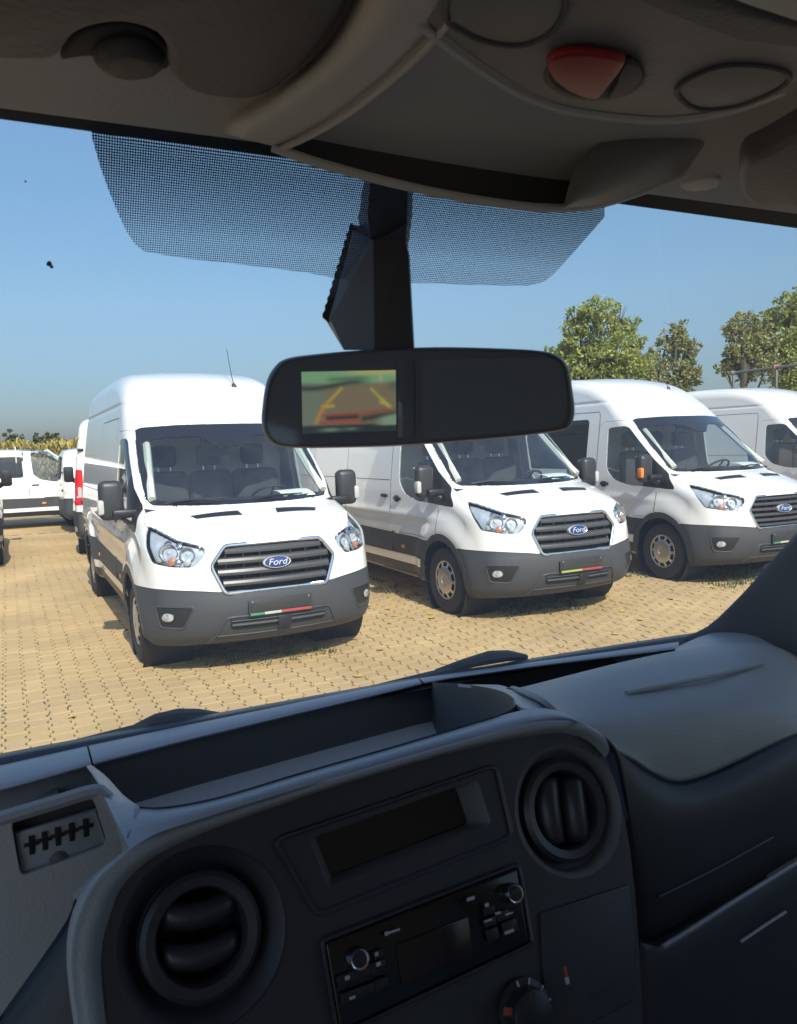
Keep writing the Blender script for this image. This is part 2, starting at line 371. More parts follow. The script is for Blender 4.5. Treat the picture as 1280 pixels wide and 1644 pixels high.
def shell_mesh(name, part, mat, hem=.018, gap=.0022, push=0.):
    V, F, N = part; V = V.copy(); e = {}
    for f in F:
        for k in range(4):
            a, b = int(f[k]), int(f[(k+1) % 4])
            if (b, a) in e: del e[(b, a)]
            else: e[(a, b)] = 1
    bd = np.unique([v for ab in e for v in ab]) if e else np.array([], int)
    cen = V[F].mean(1); acc = np.zeros_like(V); cnt = np.zeros(len(V))
    for k in range(4): np.add.at(acc, F[:, k], cen); np.add.at(cnt, F[:, k], 1)
    d = acc/np.maximum(cnt, 1)[:, None]-V; d -= (d*N).sum(1, keepdims=True)*N; d /= np.maximum(np.linalg.norm(d, axis=1, keepdims=True), 1e-6)
    V[bd] += d[bd]*gap; V += N*push; faces = [tuple(f) for f in F]; nn = N
    if hem and len(bd):
        ix = {int(v): len(V)+i for i, v in enumerate(bd)}; ix2 = {int(v): len(V)+len(bd)+i for i, v in enumerate(bd)}
        V = np.vstack([V, V[bd], V[bd]-N[bd]*hem+d[bd]*.004]); nn = np.vstack([N, -d[bd], -d[bd]])
        faces += [(ix[b], ix[a], ix2[a], ix2[b]) for (a, b) in e]
    return mesh(name, V, faces, mat, normals=nn)

def circle(c, r, n=40): return [(c[0]+r*math.cos(2*math.pi*k/n), c[1]+r*math.sin(2*math.pi*k/n)) for k in range(n)]
def rounded(poly, r=.03, n=4):
    P = np.asarray(poly, float); out = []
    for i in range(len(P)):
        a, b, c = P[i-1], P[i], P[(i+1) % len(P)]; u = a-b; w = c-b; lu, lw = np.linalg.norm(u), np.linalg.norm(w); t = min(r, .45*lu, .45*lw)
        p, q = b+u/lu*t, b+w/lw*t
        for k in range(n+1): s_ = k/n; out.append((1-s_)**2*p+2*s_*(1-s_)*b+s_*s_*q)
    return np.array(out)
side_c = lambda c, n: np.abs(n[:, 1]) > .35
out_c = lambda c, n: (np.abs(c[:, 1]) > .60) & (np.abs(n[:, 1]) > .2)
arch_c = lambda c, n: np.abs(c[:, 1]) > .62
front_c = lambda c, n: (c[:, 0] > -1.3) & ((n[:, 0] > .12) | (n[:, 2] > .25))
nose_c = lambda c, n: c[:, 0] > .02
diag_c = lambda c, n: (c[:, 0] > .2) & (np.abs(c[:, 1]) > .3)
rear_c = lambda c, n: c[:, 0] < -3.2
WS_OUT = rounded([(-.6, 2.066), (.42, 2.056), (.755, 2.04), (.805, 2.00), (.83, 1.40), (.795, 1.348), (.42, 1.337), (-.6, 1.330)], .03)
WS_IN = rounded([(-.35, 1.84), (.08, 1.84), (.17, 1.90), (.28, 1.945), (.60, 1.935), (.775, 1.905), (.77, 1.42), (.74, 1.385), (.40, 1.372), (-.35, 1.366)], .03)
HOOD = [(-.6, 1.075), (.42, 1.075), (.50, 1.062), (.56, 1.04), (.70, 1.05), (.88, 1.14), (.905, 1.215), (.87, 1.29), (.815, 1.34), (.42, 1.322), (-.6, 1.316)]
HEADL = rounded([(-.225, 1.045), (-.235, .99), (-.165, .898), (.0, .905), (.205, .940), (.27, 1.03), (.385, 1.205), (.20, 1.165), (.0, 1.105), (-.15, 1.07)], .025)
GRILL = rounded([(-.3, 1.05), (.40, 1.05), (.515, .90), (.425, .680), (-.3, .676)], .035)
BUMP = [(-.6, .672), (.45, .690), (.62, .711), (.86, .730), (1.3, .736), (1.3, .1), (-.6, .1)]
WIN = rounded([(-1.09, 1.93), (-.73, 1.945), (.225, 1.135), (-.30, 1.16), (-.60, 1.17), (-.90, 1.235), (-1.06, 1.37)], .07)
_k = int(np.argmax(WIN[:, 0])); WIN = np.vstack([WIN[:_k][WIN[:_k, 0] < -.36], [(-.335, 1.610), (-.335, 1.162)], WIN[_k:][WIN[_k:, 0] < -.36]])
SAIL = [(-.345, 1.618), (.20, 1.156), (.18, 1.138), (-.29, 1.160), (-.345, 1.162)]
DOOR = rounded([(-1.26, .78), (-1.26, 1.96), (-1.18, 2.02), (-.72, 2.02), (-.30, 1.635), (.04, 1.32), (-.06, 1.10), (-.10, .78)], .03)
def regions(body, windows=()):
    wb = body.wb; fr = body.fr; R = []
    R.append(('hood', 'front', HOOD, front_c))
    def wrap(poly):
        P = np.asarray(poly); q = body.front(np.maximum(P[:, 0], 0), P[:, 1]); return np.c_[np.where(P[:, 0] < 0, -1.3, (q[:, 1]-q[:, 0])*R2), P[:, 1]]
    R.append(('windshield_border', 'diag', wrap(WS_OUT), front_c)); R.append(('windshield', 'diag', wrap(WS_IN), front_c))
    R.append(('headlight', 'diag', HEADL, diag_c)); R.append(('', 'front', GRILL, lambda c, n: (n[:, 0] > .3) & (c[:, 0] > .5)))
    R.append(('bumper', 'front', BUMP, nose_c))
    R.append(('door', 'side', DOOR, out_c)); R.append(('cab_window', 'side', WIN, out_c)); R.append(('window_sail', 'side', SAIL, out_c))
    for w in windows: R.append(('side_window', 'side', rounded(w, .06), out_c))
    R.append(('side_cladding', 'side', [(-.10, .53), (-.10, .745), (wb+.2, .80), (wb-.2, .80), (fr-.3, .82), (fr-.3, .54), (wb, .53)], out_c))
    R.append(('sill', 'side', [(-.1, .1), (-.1, .425), (fr-.3, .44), (fr-.3, .1)], lambda c, n: (np.abs(c[:, 1]) > .5) & (n[:, 2] > -.6)))
    for wf in (0, wb):
        R.append(('wheel_arch_trim' if wf == 0 else 'wheel_arch_trim_', 'side', circle((wf, .35), .50), lambda c, n, wf=wf: (np.abs(c[:, 1]) > .62) & (c[:, 2] > .16)))
    for wf in (0, wb): R.append(('', 'side', circle((wf, .35), .425), arch_c))
    R.append(('fog_recess', 'diag', rounded([(.145, .59), (-.175, .585), (-.085, .425), (.11, .435)], .03), diag_c))
    return R
PARTMAT = {'body': WHITE, 'hood': WHITE, 'windshield_border': FRIT, 'windshield': VGLASS, 'headlight': LENS, 'bumper': BUMPER, 'door': WHITE, 'cab_window': VGLASS, 'window_sail': BLACK, 'side_window': VDARK,
           'side_cladding': BUMPER, 'sill': BLACK, 'wheel_arch_trim': BUMPER, 'wheel_arch_trim_': BUMPER, 'tail_lamp': RED, 'reversing_lamp': LAMPW, 'fog_recess': BLACK}
SHELLS = {}
def shell(key, kind, h, windows=(), extra=()):
    if kind not in SHELLS: b = Body(kind); SHELLS[kind] = (b,)+b.surface(h)
    b, V, F = SHELLS[kind]; parts = partition(b, V, F, regions(b, windows)+list(extra), h); out = {}
    for (nm, sd), p in parts.items():
        glassy = nm in ('windshield', 'cab_window', 'side_window'); m = PARTMAT[nm]
        out[(nm, sd)] = (shell_mesh(nm.rstrip('_'), p, m, hem=0 if glassy else .018, gap=0 if glassy or nm == 'windshield_border' else .0024, push=-.003 if glassy else (.004 if nm in ('wheel_arch_trim', 'wheel_arch_trim_', 'side_cladding') else 0.)), p)
    return b, out

# ------------------------------------------------------------------ vans
_wheel = {}
FOGL = principled('fog_lens_glass', (.16, .165, .17), .22, coat=1., noise=(45, .6, (.50, .51, .50)), bump=(90, .5))
def wheel(parent, x, y, sg, style):
    """wheel at (x, y) with its outer face towards sg*y"""
    if not _wheel:
        m = MB(); prof = [(.205, -.10), (.225, -.115), (.30, -.118), (.338, -.105), (.352, -.075), (.3555, -.03), (.3555, .03), (.352, .075), (.338, .105), (.30, .118), (.225, .115), (.205, .095)]
        m.lathe(prof, n=40); 
        for q in (-.055, 0, .055): m.lathe([(.3562, q-.006), (.3562, q+.006)], n=40)
        _wheel['t'] = m.mesh('tyre', RUBBER)
        m = MB(); m.lathe([(.212, .100), (.206, .108), (.196, .106)], n=60)
        m.lathe([(.196, .106), (.190, .100), (.148, .112), (.140, .118)], n=60, skip=lambda i, k: i == 1 and k % 6 >= 2)
        m.lathe([(.140, .118), (.09, .124), (.055, .122), (.05, .112), (.02, .112), (0, .112)], n=60)
        _wheel['c'] = m.mesh('wheel_cover', SILVER, angle=35)
        m = MB(); m.lathe([(.205, -.09), (.18, -.02), (.19, .08), (.10, .085), (0, .085)], n=30); _wheel['r'] = m.mesh('rim', DARK)
        for k in ('t', 'c', 'r'):
            _wheel[k].transform(Matrix.Rotation(math.radians(-90), 4, 'X'))   # axis -> +y
    e = link('wheel', _wheel['t'], parent); e.location = (x, y, .355); e.rotation_euler = (0, random.uniform(0, 3), 0 if sg > 0 else math.pi)
    link('rim', _wheel['r'], e); link('wheel_cover', _wheel['c'], e); return e

def van_cabin(body, P, roof=2.06):
    m = MB(); m.box((-1.42, 0, 1.23), (.03, 1.68, 1.70), .01); m.build('bulkhead', CABGREY, P)
    m = MB(); m.box((-.45, 0, .55), (2.0, 1.7, .05), .01); m.build('cabin_floor', CABDARK, P)
    m = MB(); m.box((-1.14, 0, roof+.03), (.50, 1.3, .03), .01); m.build('headlining', CABGREY, P)
    # dash: top shelf running under the screen
    R = []
    for (f, z) in ((.50, 1.02), (.42, 1.24), (.28, 1.325), (.05, 1.375), (-.16, 1.365), (-.27, 1.28), (-.30, 1.0), (-.26, .75)):
        R.append([(f-.28*l*l*(1 if f > -.1 else .3), l, z-.02*l*l) for l in np.linspace(-.86, .86, 15)])
    MB().grid(R).build('dashboard', CABDARK, P)
    # steering wheel on the viewer's right
    c = Vector((-.42, .40, 1.33)); ax = Vector((-.62, 0, .78)).normalized(); u = Vector((0, 1, 0)); w = ax.cross(u)
    m = MB(); m.tube([c+(u*math.cos(a)+w*math.sin(a))*.19 for a in np.linspace(0, 2*math.pi, 28, endpoint=False)], .014, 6, closed=True)
    m.lathe([(.06, .02), (.05, .03), (0, .03)], c-ax*.03, ax, 12)
    for a in (0, math.pi, -math.pi/2): m.tube([c-ax*.02, c+(u*math.cos(a)+w*math.sin(a))*.18], .012, 5)
    m.build('steering_wheel', CABDARK, P)
    for (l, w_) in ((.44, .50), (-.02, .44), (-.47, .44)):
        m = MB(); m.box((-.80, l, .96), (.52, w_, .16), .06); m.box((-1.06, l, 1.30), (.15, w_, .62), .07, rot=Matrix.Rotation(math.radians(0), 3, 'Y')); s = m.build('seat', SEAT, P)
        m = MB(); m.box((-1.13, l, 1.76), (.11, .25, .22), .05); m.build('headrest', SEAT, s)
        for q in (-.06, .06): MB().tube([(-1.12, l+q, 1.56), (-1.13, l+q, 1.68)], .007, 6).build('headrest_post', CHROME, s)
    for sg in (-1, 1):
        m = MB(); pts = [(.02, .79, 1.40), (-.25, .755, 1.60), (-.52, .72, 1.83), (-.70, .70, 1.98)]
        m.tube([(a, sg*b, c_) for a, b, c_ in pts], .035, 6); m.build('pillar_trim', PILLAR, P)
    m = MB(); m.box((-.52, -.02, 1.90), (.06, .42, .13), .03); m.box((-.54, -.06, 1.79), (.02, .24, .08), .015); m.tube([(-.50, 0, 1.86), (-.42, 0, 1.93)], .012, 6); m.build('inside_mirror', CABDARK, P)

def headlamp_inside(body, P, sg, lens):
    """reflector bowls, housing and bulbs behind the clear lens"""
    m = MB(); V, F, N = lens; Q = V-N*.075*np.minimum(1, 1)  # housing follows the lens, set back
    cen = V.mean(0); Q = V-N*.05
    m.add(Q, F); o = m.build('lamp_housing', LAMPBLUE, P, recalc=False)
    def at(q, z, back):
        """q along the 45 degree direction"""
        a0 = np.linspace(.25, 1.0, 120); f = a0-q/R2; p = np.stack([f, sg*a0, np.full_like(a0, z)], 1); d = body.D(p); i = int(np.argmin(np.abs(d))); c = p[i]; n = body.normal(c[None])[0]; return c-n*back, n
    for (q, z, r) in ((.06, 1.025, .068), (-.10, 1.005, .055)):
        c, n = at(q, z, .055); d = Vector((.93, sg*.30, .1)).normalized()
        m = MB(); m.lathe([(r, .03), (r*.98, .015), (r*.8, -.005), (r*.5, -.02), (.001, -.028)], c, d, 24); b = m.build('lamp_reflector', REFLECT, P)
        m = MB(); m.lathe([(.018, -.02), (.020, .0), (.012, .014), (0, .018)], c, d, 12); m.build('bulb', LAMPW, P)
        m = MB(); m.tube([Vector(c)+Vector(t)*1.0 for t in ring(r*1.03, d)], .006, 6, closed=True); 
        for v in range(0): pass
        m.build('lamp_ring', CHROME, P)
    for (q, z, mat, w) in ((.02, .945, AMBERDIM, .034), (.13, .965, LAMPW, .030), (-.11, .938, LAMPW, .03), (-.03, .935, REFLECT, .03), (.09, 1.10, REFLECT, .03), (-.02, 1.085, REFLECT, .03)):
        c, n = at(q, z, .03); m = MB(); m.lathe([(w, -.01), (w*.9, .006), (w*.5, .014), (0, .016)], c, n, 14); m.build('bulb' if mat is not REFLECT else 'lamp_reflector', mat, P)
def ring(r, d, n=24):
    d = Vector(d).normalized(); u = d.orthogonal().normalized(); w = d.cross(u); return [(u*math.cos(2*math.pi*k/n)+w*math.sin(2*math.pi*k/n))*r+d*.03 for k in range(n)]

def strip(body, pts, w=.007, off=.0018, sg=None, mode='side'):
    """thin dark seam line lying on the body surface"""
    P = resample(catmull(pts, 6), max(4, int(30*sum(np.linalg.norm(np.diff(np.array(pts), axis=0), axis=1))))); 
    S = body.flank(P[:, 0], P[:, 1], sg) if mode == 'side' else (body.front(P[:, 0], P[:, 1]) if mode == 'front' else body.above(P[:, 0], P[:, 1]))
    n = body.normal(S); t = np.gradient(S, axis=0); t /= np.linalg.norm(t, axis=1, keepdims=True); b = np.cross(n, t)
    return [S+b*w/2+n*off, S-b*w/2+n*off]

def grille(body, P, style):
    out = rounded([(.40, 1.05), (.515, .90), (.425, .680), (-.425, .680), (-.515, .90), (-.40, 1.05)], .035)
    S = body.front(out[:, 0], out[:, 1]); n = body.normal(S)
    G = MB(); G.tube([tuple(p) for p in S+n*.004], .016 if style == 'new' else .013, 8, closed=True); g = G.build('grille', CHROME if style == 'new' else CHROME, P)
    def halfw(z): return np.interp(z, [.680, .90, 1.05], [.425, .515, .40])-.012
    L = np.linspace(-1, 1, 17); R = []
    for z in (.665, .78, .90, 1.0, 1.065): 
        l = L*(halfw(np.clip(z, .68, 1.05))+.02); p = body.front(l, np.full(17, z)); p[:, 0] -= .075; R.append(p)
    MB().grid(R).build('grille_backing', DARK, g)
    if style == 'new': bars = [(1.005, .052), (.925, .056), (.838, .056), (.752, .052)]
    else: bars = [(1.015, .030), (.955, .036), (.893, .036), (.830, .036), (.768, .036), (.713, .030)]
    for (z, hgt) in bars:
        w = min(halfw(z), halfw(min(max(z-hgt/2, .68), 1.05)), halfw(min(max(z+hgt/2, .68), 1.05))); l = L*w; R = []
        for (dz, dx) in ((-.5, -.06), (-.5, -.02), (-.36, -.006), (.0, -.002), (.36, -.010), (.5, -.024), (.5, -.06)):
            p = body.front(l, np.full(17, z+dz*hgt)); p[:, 0] += dx; R.append(p)
        R.append(R[0]); MB().grid(R).build('grille_bar', GRILLE, g, angle=30)
    for l in (-.40, -.26, -.13, .13, .26, .40):
        p = body.front(np.array([l]), np.array([.87]))[0]; MB().box((p[0]-.045, l, .865), (.03, .012, .30 if abs(l) < .38 else .22), .002).build('grille_upright', BLACK, g)
    # oval badge with lettering
    p = body.front(np.array([0.]), np.array([.893]))[0]; c = Vector((p[0]+.004, 0, .893)); ax = Vector((1, 0, .12)).normalized(); up = Vector((0, 1, 0))
    m = MB(); m.lathe([(.116, -.03), (.116, .006), (.110, .012), (.104, .009)], c, ax, 40, up, squash=.42); b = m.build('badge', BADGEW, g)
    m = MB(); m.lathe([(.104, .009), (.06, .013), (.0, .015)], c, ax, 40, up, squash=.40); m.build('badge_oval', BLUE, b)
    V, F = text_mesh('Ford', .080, .25, .0012); 
    Q = [c+ax*(.0155-.5*max(0, abs(v[0])-.03)*.07+v[2])+Vector((0, 1, 0))*v[0]*1.02+Vector((-.12, 0, 1)).normalized()*(v[1]*.92) for v in V]
    b2 = MB().add(Q, F).build('badge_lettering', BADGEW, b, smooth=False)

def nose(body, P, style):
    """plate, intake, fog lamps, screws and everything else on the bumper"""
    def pt(l, z, d=0.):
        p = body.front(np.array([l]), np.array([z]))[0]; n = body.normal(p[None])[0]; return Vector(p+n*d)
    p = pt(0, .55); x = p.x+.012
    R = []
    m = MB(); m.box((x-.004, 0, .552), (.012, .53, .125), .004); pl = m.build('licence_plate', PLATE, P)
    m = MB(); m.box((x+.004, 0, .560), (.006, .49, .085), .002); m.build('plate_panel', PLATE, pl)
    for (l0, l1, mat, nm) in ((-.255, -.14, GREEN, 'plate_stripe'), (-.14, -.0, PWHITE, 'plate_stripe'), (.0, .255, PRED, 'plate_stripe')):
        m = MB(); m.box((x+.005, (l0+l1)/2, .500), (.008, l1-l0-.001, .020), .001); m.build(nm, mat, pl)
    for l in (-.235, .235): MB().lathe([(.008, 0), (.006, .004), (0, .004)], (x+.006, l, .600), (1, 0, 0), 8).build('screw', SILVER, pl)
    # lower intake: dark slot with a bar and a centre sensor block, and the raised lip around it
    zt, zb = .468, .378; L = np.linspace(-.40, .40, 17)
    R = [body.front(L*(1 if z > .4 else .93), np.full(17, z))+np.array([.0025, 0, 0]) for z in np.linspace(zt, zb, 5)]
    MB().grid(R).build('intake', DARK, P)
    m = MB(); q = body.front(L*.97, np.full(17, .423)); m.tube([tuple(v) for v in q+np.array([.010, 0, 0])], .012, 6); m.build('intake_bar', BUMPER, P); m = MB()
    q = body.front(L*.98, np.full(17, .455)); m.tube([tuple(v) for v in q+np.array([.006, 0, 0])], .006, 6); m.build('intake_bar', BUMPER, P)
    m = MB(); m.box((pt(0, .42).x+.018, .03, .425), (.03, .115, .085), .008); m.build('parking_sensor', BLACK, P)
    for sg in (-1, 1):
        path = [(.56, .285), (.50, .35), (.445, .455), (.415, .485), (.36, .490)]
        q = np.array(resample(catmull(path, 6), 14)); s_ = body.front(q[:, 0]*sg, q[:, 1]); n = body.normal(s_); MB().tube([tuple(v) for v in s_+n*.003], .009, 6).build('bumper_lip', BUMPER, P)
    q = body.front(np.linspace(-.36, .36, 13), np.full(13, .490)); m = MB(); m.tube([tuple(v) for v in q+np.array([.004, 0, 0])], .009, 6); m.build('bumper_lip', BUMPER, P); m = MB()
    q = body.front(np.linspace(-.50, .50, 15), np.full(15, .335)); m.tube([tuple(v) for v in q+np.array([.003, 0, 0])], .007, 6)
    m.build('bumper_lip', BUMPER, P)
    for sg in (-1, 1):
        a0 = np.linspace(.4, 1.05, 160); f = a0-(.03)/R2; pp = np.stack([f, sg*a0, np.full_like(a0, .513)], 1); i = int(np.argmin(np.abs(body.D(pp)))); c = pp[i]; n = body.normal(c[None])[0]; n = Vector((n[0], n[1], 0)).normalized()
        up = Vector((0, 0, 1)); m = MB(); m.lathe([(.060, -.02), (.060, .002), (.056, .005), (.05, .002)], Vector(c)+n*.006, n, 24, n.cross(up), squash=.66); fo = m.build('fog_lamp', BLACK, P)
        m = MB(); m.lathe([(.052, .002), (.04, .005), (0, .007)], Vector(c)+n*.006, n, 24, n.cross(up), squash=.66); m.build('fog_lens', FOGL, fo)
        # fog pocket frame
        fr = rounded([(.150, .595), (-.18, .59), (-.088, .42), (.115, .43)], .03); fp = []
        for (q_, z_) in fr:
            a0 = np.linspace(.3, 1.08, 200); f = a0-q_/R2; pp = np.stack([f, sg*a0, np.full_like(a0, z_)], 1); i = int(np.argmin(np.abs(body.D(pp)))); fp.append(pp[i])
        fp = body.newton(np.array(fp), 2); m = MB(); m.tube([tuple(v) for v in fp], .009, 6, closed=True); m.build('fog_frame', BUMPER, P)
    # scuttle vents on the hood
    for sg in (-1, 1):
        q = [(.425, .557), (.475, .165), (.572, .15), (.505, .520)]; A, B_, C_, D_ = [np.array(v) for v in q]; R = []
        for t in np.linspace(0, 1, 4):
            a, b = A+(D_-A)*t, B_+(C_-B_)*t; row = np.array([a+(b-a)*u for u in np.linspace(0, 1, 10)]); R.append(body.above(row[:, 0], sg*row[:, 1])+np.array([0, 0, .003]))
        MB().grid(R).build('hood_vent', BLACK, P)
    # wipers lying at the bottom of the screen
    for (l0, l1, z1) in ((-.70, -.26, 1.385), (.02, .46, 1.378)):
        w = MB(); a = body.front(np.array([l0]), np.array([1.350]))[0]; b = body.front(np.array([l1]), np.array([z1-.025]))[0]
        up = np.array([.02, 0, .02]); mid = body.front(np.array([(l0+l1)/2]), np.array([1.372]))[0]
        w.tube([a+up, mid+up, b+up], [.012, .009, .006], 6); w.tube([body.front(np.array([l_]), np.array([z_]))[0]+up*.4 for l_, z_ in ((l0+.06, 1.372), ((l0+l1)/2, 1.382), (l1+.06, z1))], .006, 6); w.build('wiper', BLACK, P)

def van_mirror(body, P, sg, lamp):
    m = MB(); m.box((-.17, sg*1.105, 1.40), (.13, .205, .345), .055, 3); h = m.build('wing_mirror', MIRBLK, P)
    m = MB(); m.box((-.238, sg*1.105, 1.41), (.006, .17, .28), .003); m.build('mirror_glass', MIRGLASS if lamp is not None else BLACK, h)
    m = MB(); m.box((-.10, sg*1.0, 1.285), (.11, .22, .07), .02); m.tube([(-.07, sg*.93, 1.20), (-.12, sg*1.03, 1.27)], .04, 8); m.build('mirror_arm', BLACK, h)
    if lamp is not None:
        m = MB(); m.box((-.135, sg*1.195, 1.345), (.08, .055, .13), .02); m.build('indicator', lamp, h)

def transit(name, label, key, style, windows=(), lamp=LAMPW, wheels='cover', mirrors=(-1, 1)):
    body, S = shell(key, 'high', .025, windows)
    P = empty(name); tag(P, label, 'van', 'white vans parked in the front row')
    for (nm, sd), (me, part) in S.items():
        o = link(nm.rstrip('_'), me, P)
        if nm == 'headlight': headlamp_inside(body, o, sd, part)
        if nm == 'door':
            p = body.flank(np.array([-1.08]), np.array([1.175]), sd)[0]; m = MB(); m.box((-1.08, p[1]+sd*.008, 1.175), (.17, .03, .04), .013); m.build('door_handle', BLACK, o)
            m = MB(); m.box((-1.10, p[1]+sd*.002, 1.17), (.09, .012, .075), .02); m.build('handle_recess', DARK, o)
    grille(body, P, style); nose(body, P, style); van_cabin(body, P)
    for (x, sg) in ((0, -1), (0, 1), (body.wb, -1), (body.wb, 1)):
        wheel(P, x, sg*.87, sg, wheels)
        m = MB(); m.lathe([(.43, .0), (.43, .42)], (x, sg*.985, .35), (0, -sg, 0), 28); m.lathe([(.43, .42), (0, .42)], (x, sg*.985, .35), (0, -sg, 0), 28); m.build('wheel_well', DARK, P)
    for sg in (-1, 1):
        if sg in mirrors: van_mirror(body, P, sg, lamp)
        # sliding door outline, panel seams, cladding joints, marker lamp
        for pts in ([(-2.62, .5), (-2.62, 1.9), (-2.60, 2.16)], [(-1.27, 1.0), (-1.27, 2.0), (-1.30, 2.15)], [(-2.6, 2.16), (-1.3, 2.16)], [(-1.3, 1.385), (-4.8, 1.385)], [(-3.9, .85), (-3.9, 2.16)], [(-.10, 1.10), (-.085, .95), (-.10, .86)]):
            MB().grid(strip(body, pts, sg=sg)).build('panel_seam', DARK, P)
        p = body.flank(np.array([-1.43]), np.array([1.20]), sg)[0]; m = MB(); m.box((-1.43, p[1]+sg*.008, 1.195), (.17, .03, .04), .013); m.build('side_handle', BLACK, P)
        for f in (-.96, -2.9):
            p = body.flank(np.array([f]), np.array([.62]), sg)[0]; m = MB(); m.box((f, p[1]+sg*.006, .62), (.075, .016, .038), .006); m.build('side_marker', ORANGE, P)
        p = body.flank(np.array([-1.2]), np.array([.62]), sg)[0]; m = MB(); m.box((-1.25, p[1]+sg*.004, .66), (.006, .010, .22), .001); m.build('cladding_joint', DARK, P)
    m = MB()
    for pts in ([(-1.0, .30), (-1.6, .32), (-2.4, .33)], [(-1.0, -.30), (-1.6, -.32), (-2.4, -.33)]): MB().grid(strip(body, pts, w=.006, mode='top')).build('roof_seam', CABGREY, P)
    m.grid(strip(body, [(-.78, .76), (-1.2, .745), (-1.7, .72), (-2.4, .70)], w=.006, mode='top')); m.build('roof_seam', CABGREY, P); m = MB(); m.grid(strip(body, [(-.78, -.76), (-1.2, -.745), (-1.7, -.72), (-2.4, -.70)], w=.006, mode='top'))
    m.build('roof_seam', CABGREY, P)
    b = body.above(np.array([-1.18]), np.array([.30]))[0]; m = MB(); m.lathe([(.03, -.01), (.026, .01), (.012, .03), (0, .035)], b, (0, 0, 1), 12); m.tube([b+np.array([0, 0, .02]), b+np.array([-.06, 0, .10]), b+np.array([-.22, 0, .42])], [.006, .004, .003], 5); m.build('antenna', BLACK, P)
    return P

def low_van(name, label, group, rear=False, kind='low'):
    """small or medium van further back: same build, fewer pieces"""
    wins = [[(-1.28, 1.30), (-1.30, 1.83), (-2.55, 1.84), (-2.55, 1.29)], [(-2.68, 1.29), (-2.68, 1.84), (-3.70, 1.80), (-3.74, 1.30)]] if kind == 'low' else []
    ex = []; lowwin = rounded([(-1.02, 1.82), (-.55, 1.80), (-.22, 1.56), (.02, 1.32), (-.15, 1.19), (-.55, 1.19), (-.95, 1.30)], .06)
    if kind == 'low':
        ex = [('cab_window', 'side', lowwin, out_c), ('door', 'side', [], out_c)][:1]
    fr = {'low': -4.1, 'mid': -4.0}[kind]
    ex.append(('tail_lamp', 'rdiag', rounded([((.93+fr)*R2-.03, .93), ((.93+fr)*R2-.03, 1.55), ((.93+fr)*R2+.135, 1.55), ((.93+fr)*R2+.15, .93)], .02), rear_c))
    ex.append(('reversing_lamp', 'rdiag', rounded([((.93+fr)*R2-.01, 1.06), ((.93+fr)*R2-.01, 1.25), ((.93+fr)*R2+.055, 1.25), ((.93+fr)*R2+.055, 1.10), ((.93+fr)*R2+.12, 1.06)], .02), rear_c))
    ex.append(('bumper', 'side', [(fr-.3, .1), (fr-.3, .80), (fr+.30, .78), (fr+.34, .1)], rear_c))
    if kind == 'low': ex.append(('side_window', 'front', rounded([(-.4, 1.25), (.68, 1.25), (.62, 1.78), (-.4, 1.82)], .05), lambda c, n: n[:, 0] < -.5))
    key = 'low' if kind == 'low' else 'mid'; body, S = shell(key, kind, .036, wins, ex)
    P = empty(name); tag(P, label, 'van', group)
    for (nm, sd), (me, part) in S.items():
        o = link(nm.rstrip('_'), me, P)
        if nm == 'headlight': headlamp_inside(body, o, sd, part)
    for (x, sg) in ((0, -1), (0, 1), (body.wb, -1), (body.wb, 1)):
        wheel(P, x, sg*.85, sg, 'cover'); m = MB(); m.lathe([(.43, .0), (.43, .42), (0, .42)], (x, sg*.97, .35), (0, -sg, 0), 24); m.build('wheel_well', DARK, P)
    for sg in (-1, 1):
        van_mirror(body, P, sg, None)
        for (f, z) in ((-1.02, 1.10),):
            p = body.flank(np.array([f]), np.array([z]), sg)[0]; m = MB(); m.box((f, p[1]+sg*.008, z), (.17, .03, .035), .012); m.build('door_handle', BLACK, P)
        m = MB()
        for pts in ([(-1.17, .55), (-1.17, 1.2), (-1.16, 1.88)], [(-2.62, .55), (-2.62, 1.9)]): MB().grid(strip(body, pts, sg=sg, w=.010)).build('panel_seam', DARK, P)
        p = body.flank(np.array([-.85]), np.array([.63]), sg)[0]; m = MB(); m.box((-.85, p[1]+sg*.008, .63), (.10, .02, .05), .008); m.build('side_marker', ORANGE, P)
    grille(body, P, 'old'); van_cabin(body, P, body.zr-.12)
    # rear door split and hinges
    zt = body.zr-.25; zz = np.linspace(.82, zt, 12); q = body.hit(np.stack([np.zeros(12), np.zeros(12), zz], 1), 0, fr-.3, 0)
    MB().grid([q+np.array([-.002, .005, 0]), q+np.array([-.002, -.005, 0])]).build('door_split', DARK, P)
    for sg in (-1, 1):
        for z in (1.0, zt-.35):
            q = body.hit(np.array([[0, sg*.80, z]]), 0, fr-.3, 0)[0]; m = MB(); m.box((q[0]-.012, q[1]+sg*.03, z), (.03, .10, .05), .012); m.build('hinge', BLACK, P)
    b = body.above(np.array([-1.0]), np.array([.0]))[0]; m = MB(); m.lathe([(.05, -.01), (.04, .03), (.012, .06), (0, .065)], b, (0, 0, 1), 12); m.tube([b+np.array([0, 0, .04]), b+np.array([-.10, 0, .22])], .008, 5); m.build('antenna', BLACK, P)
    return P

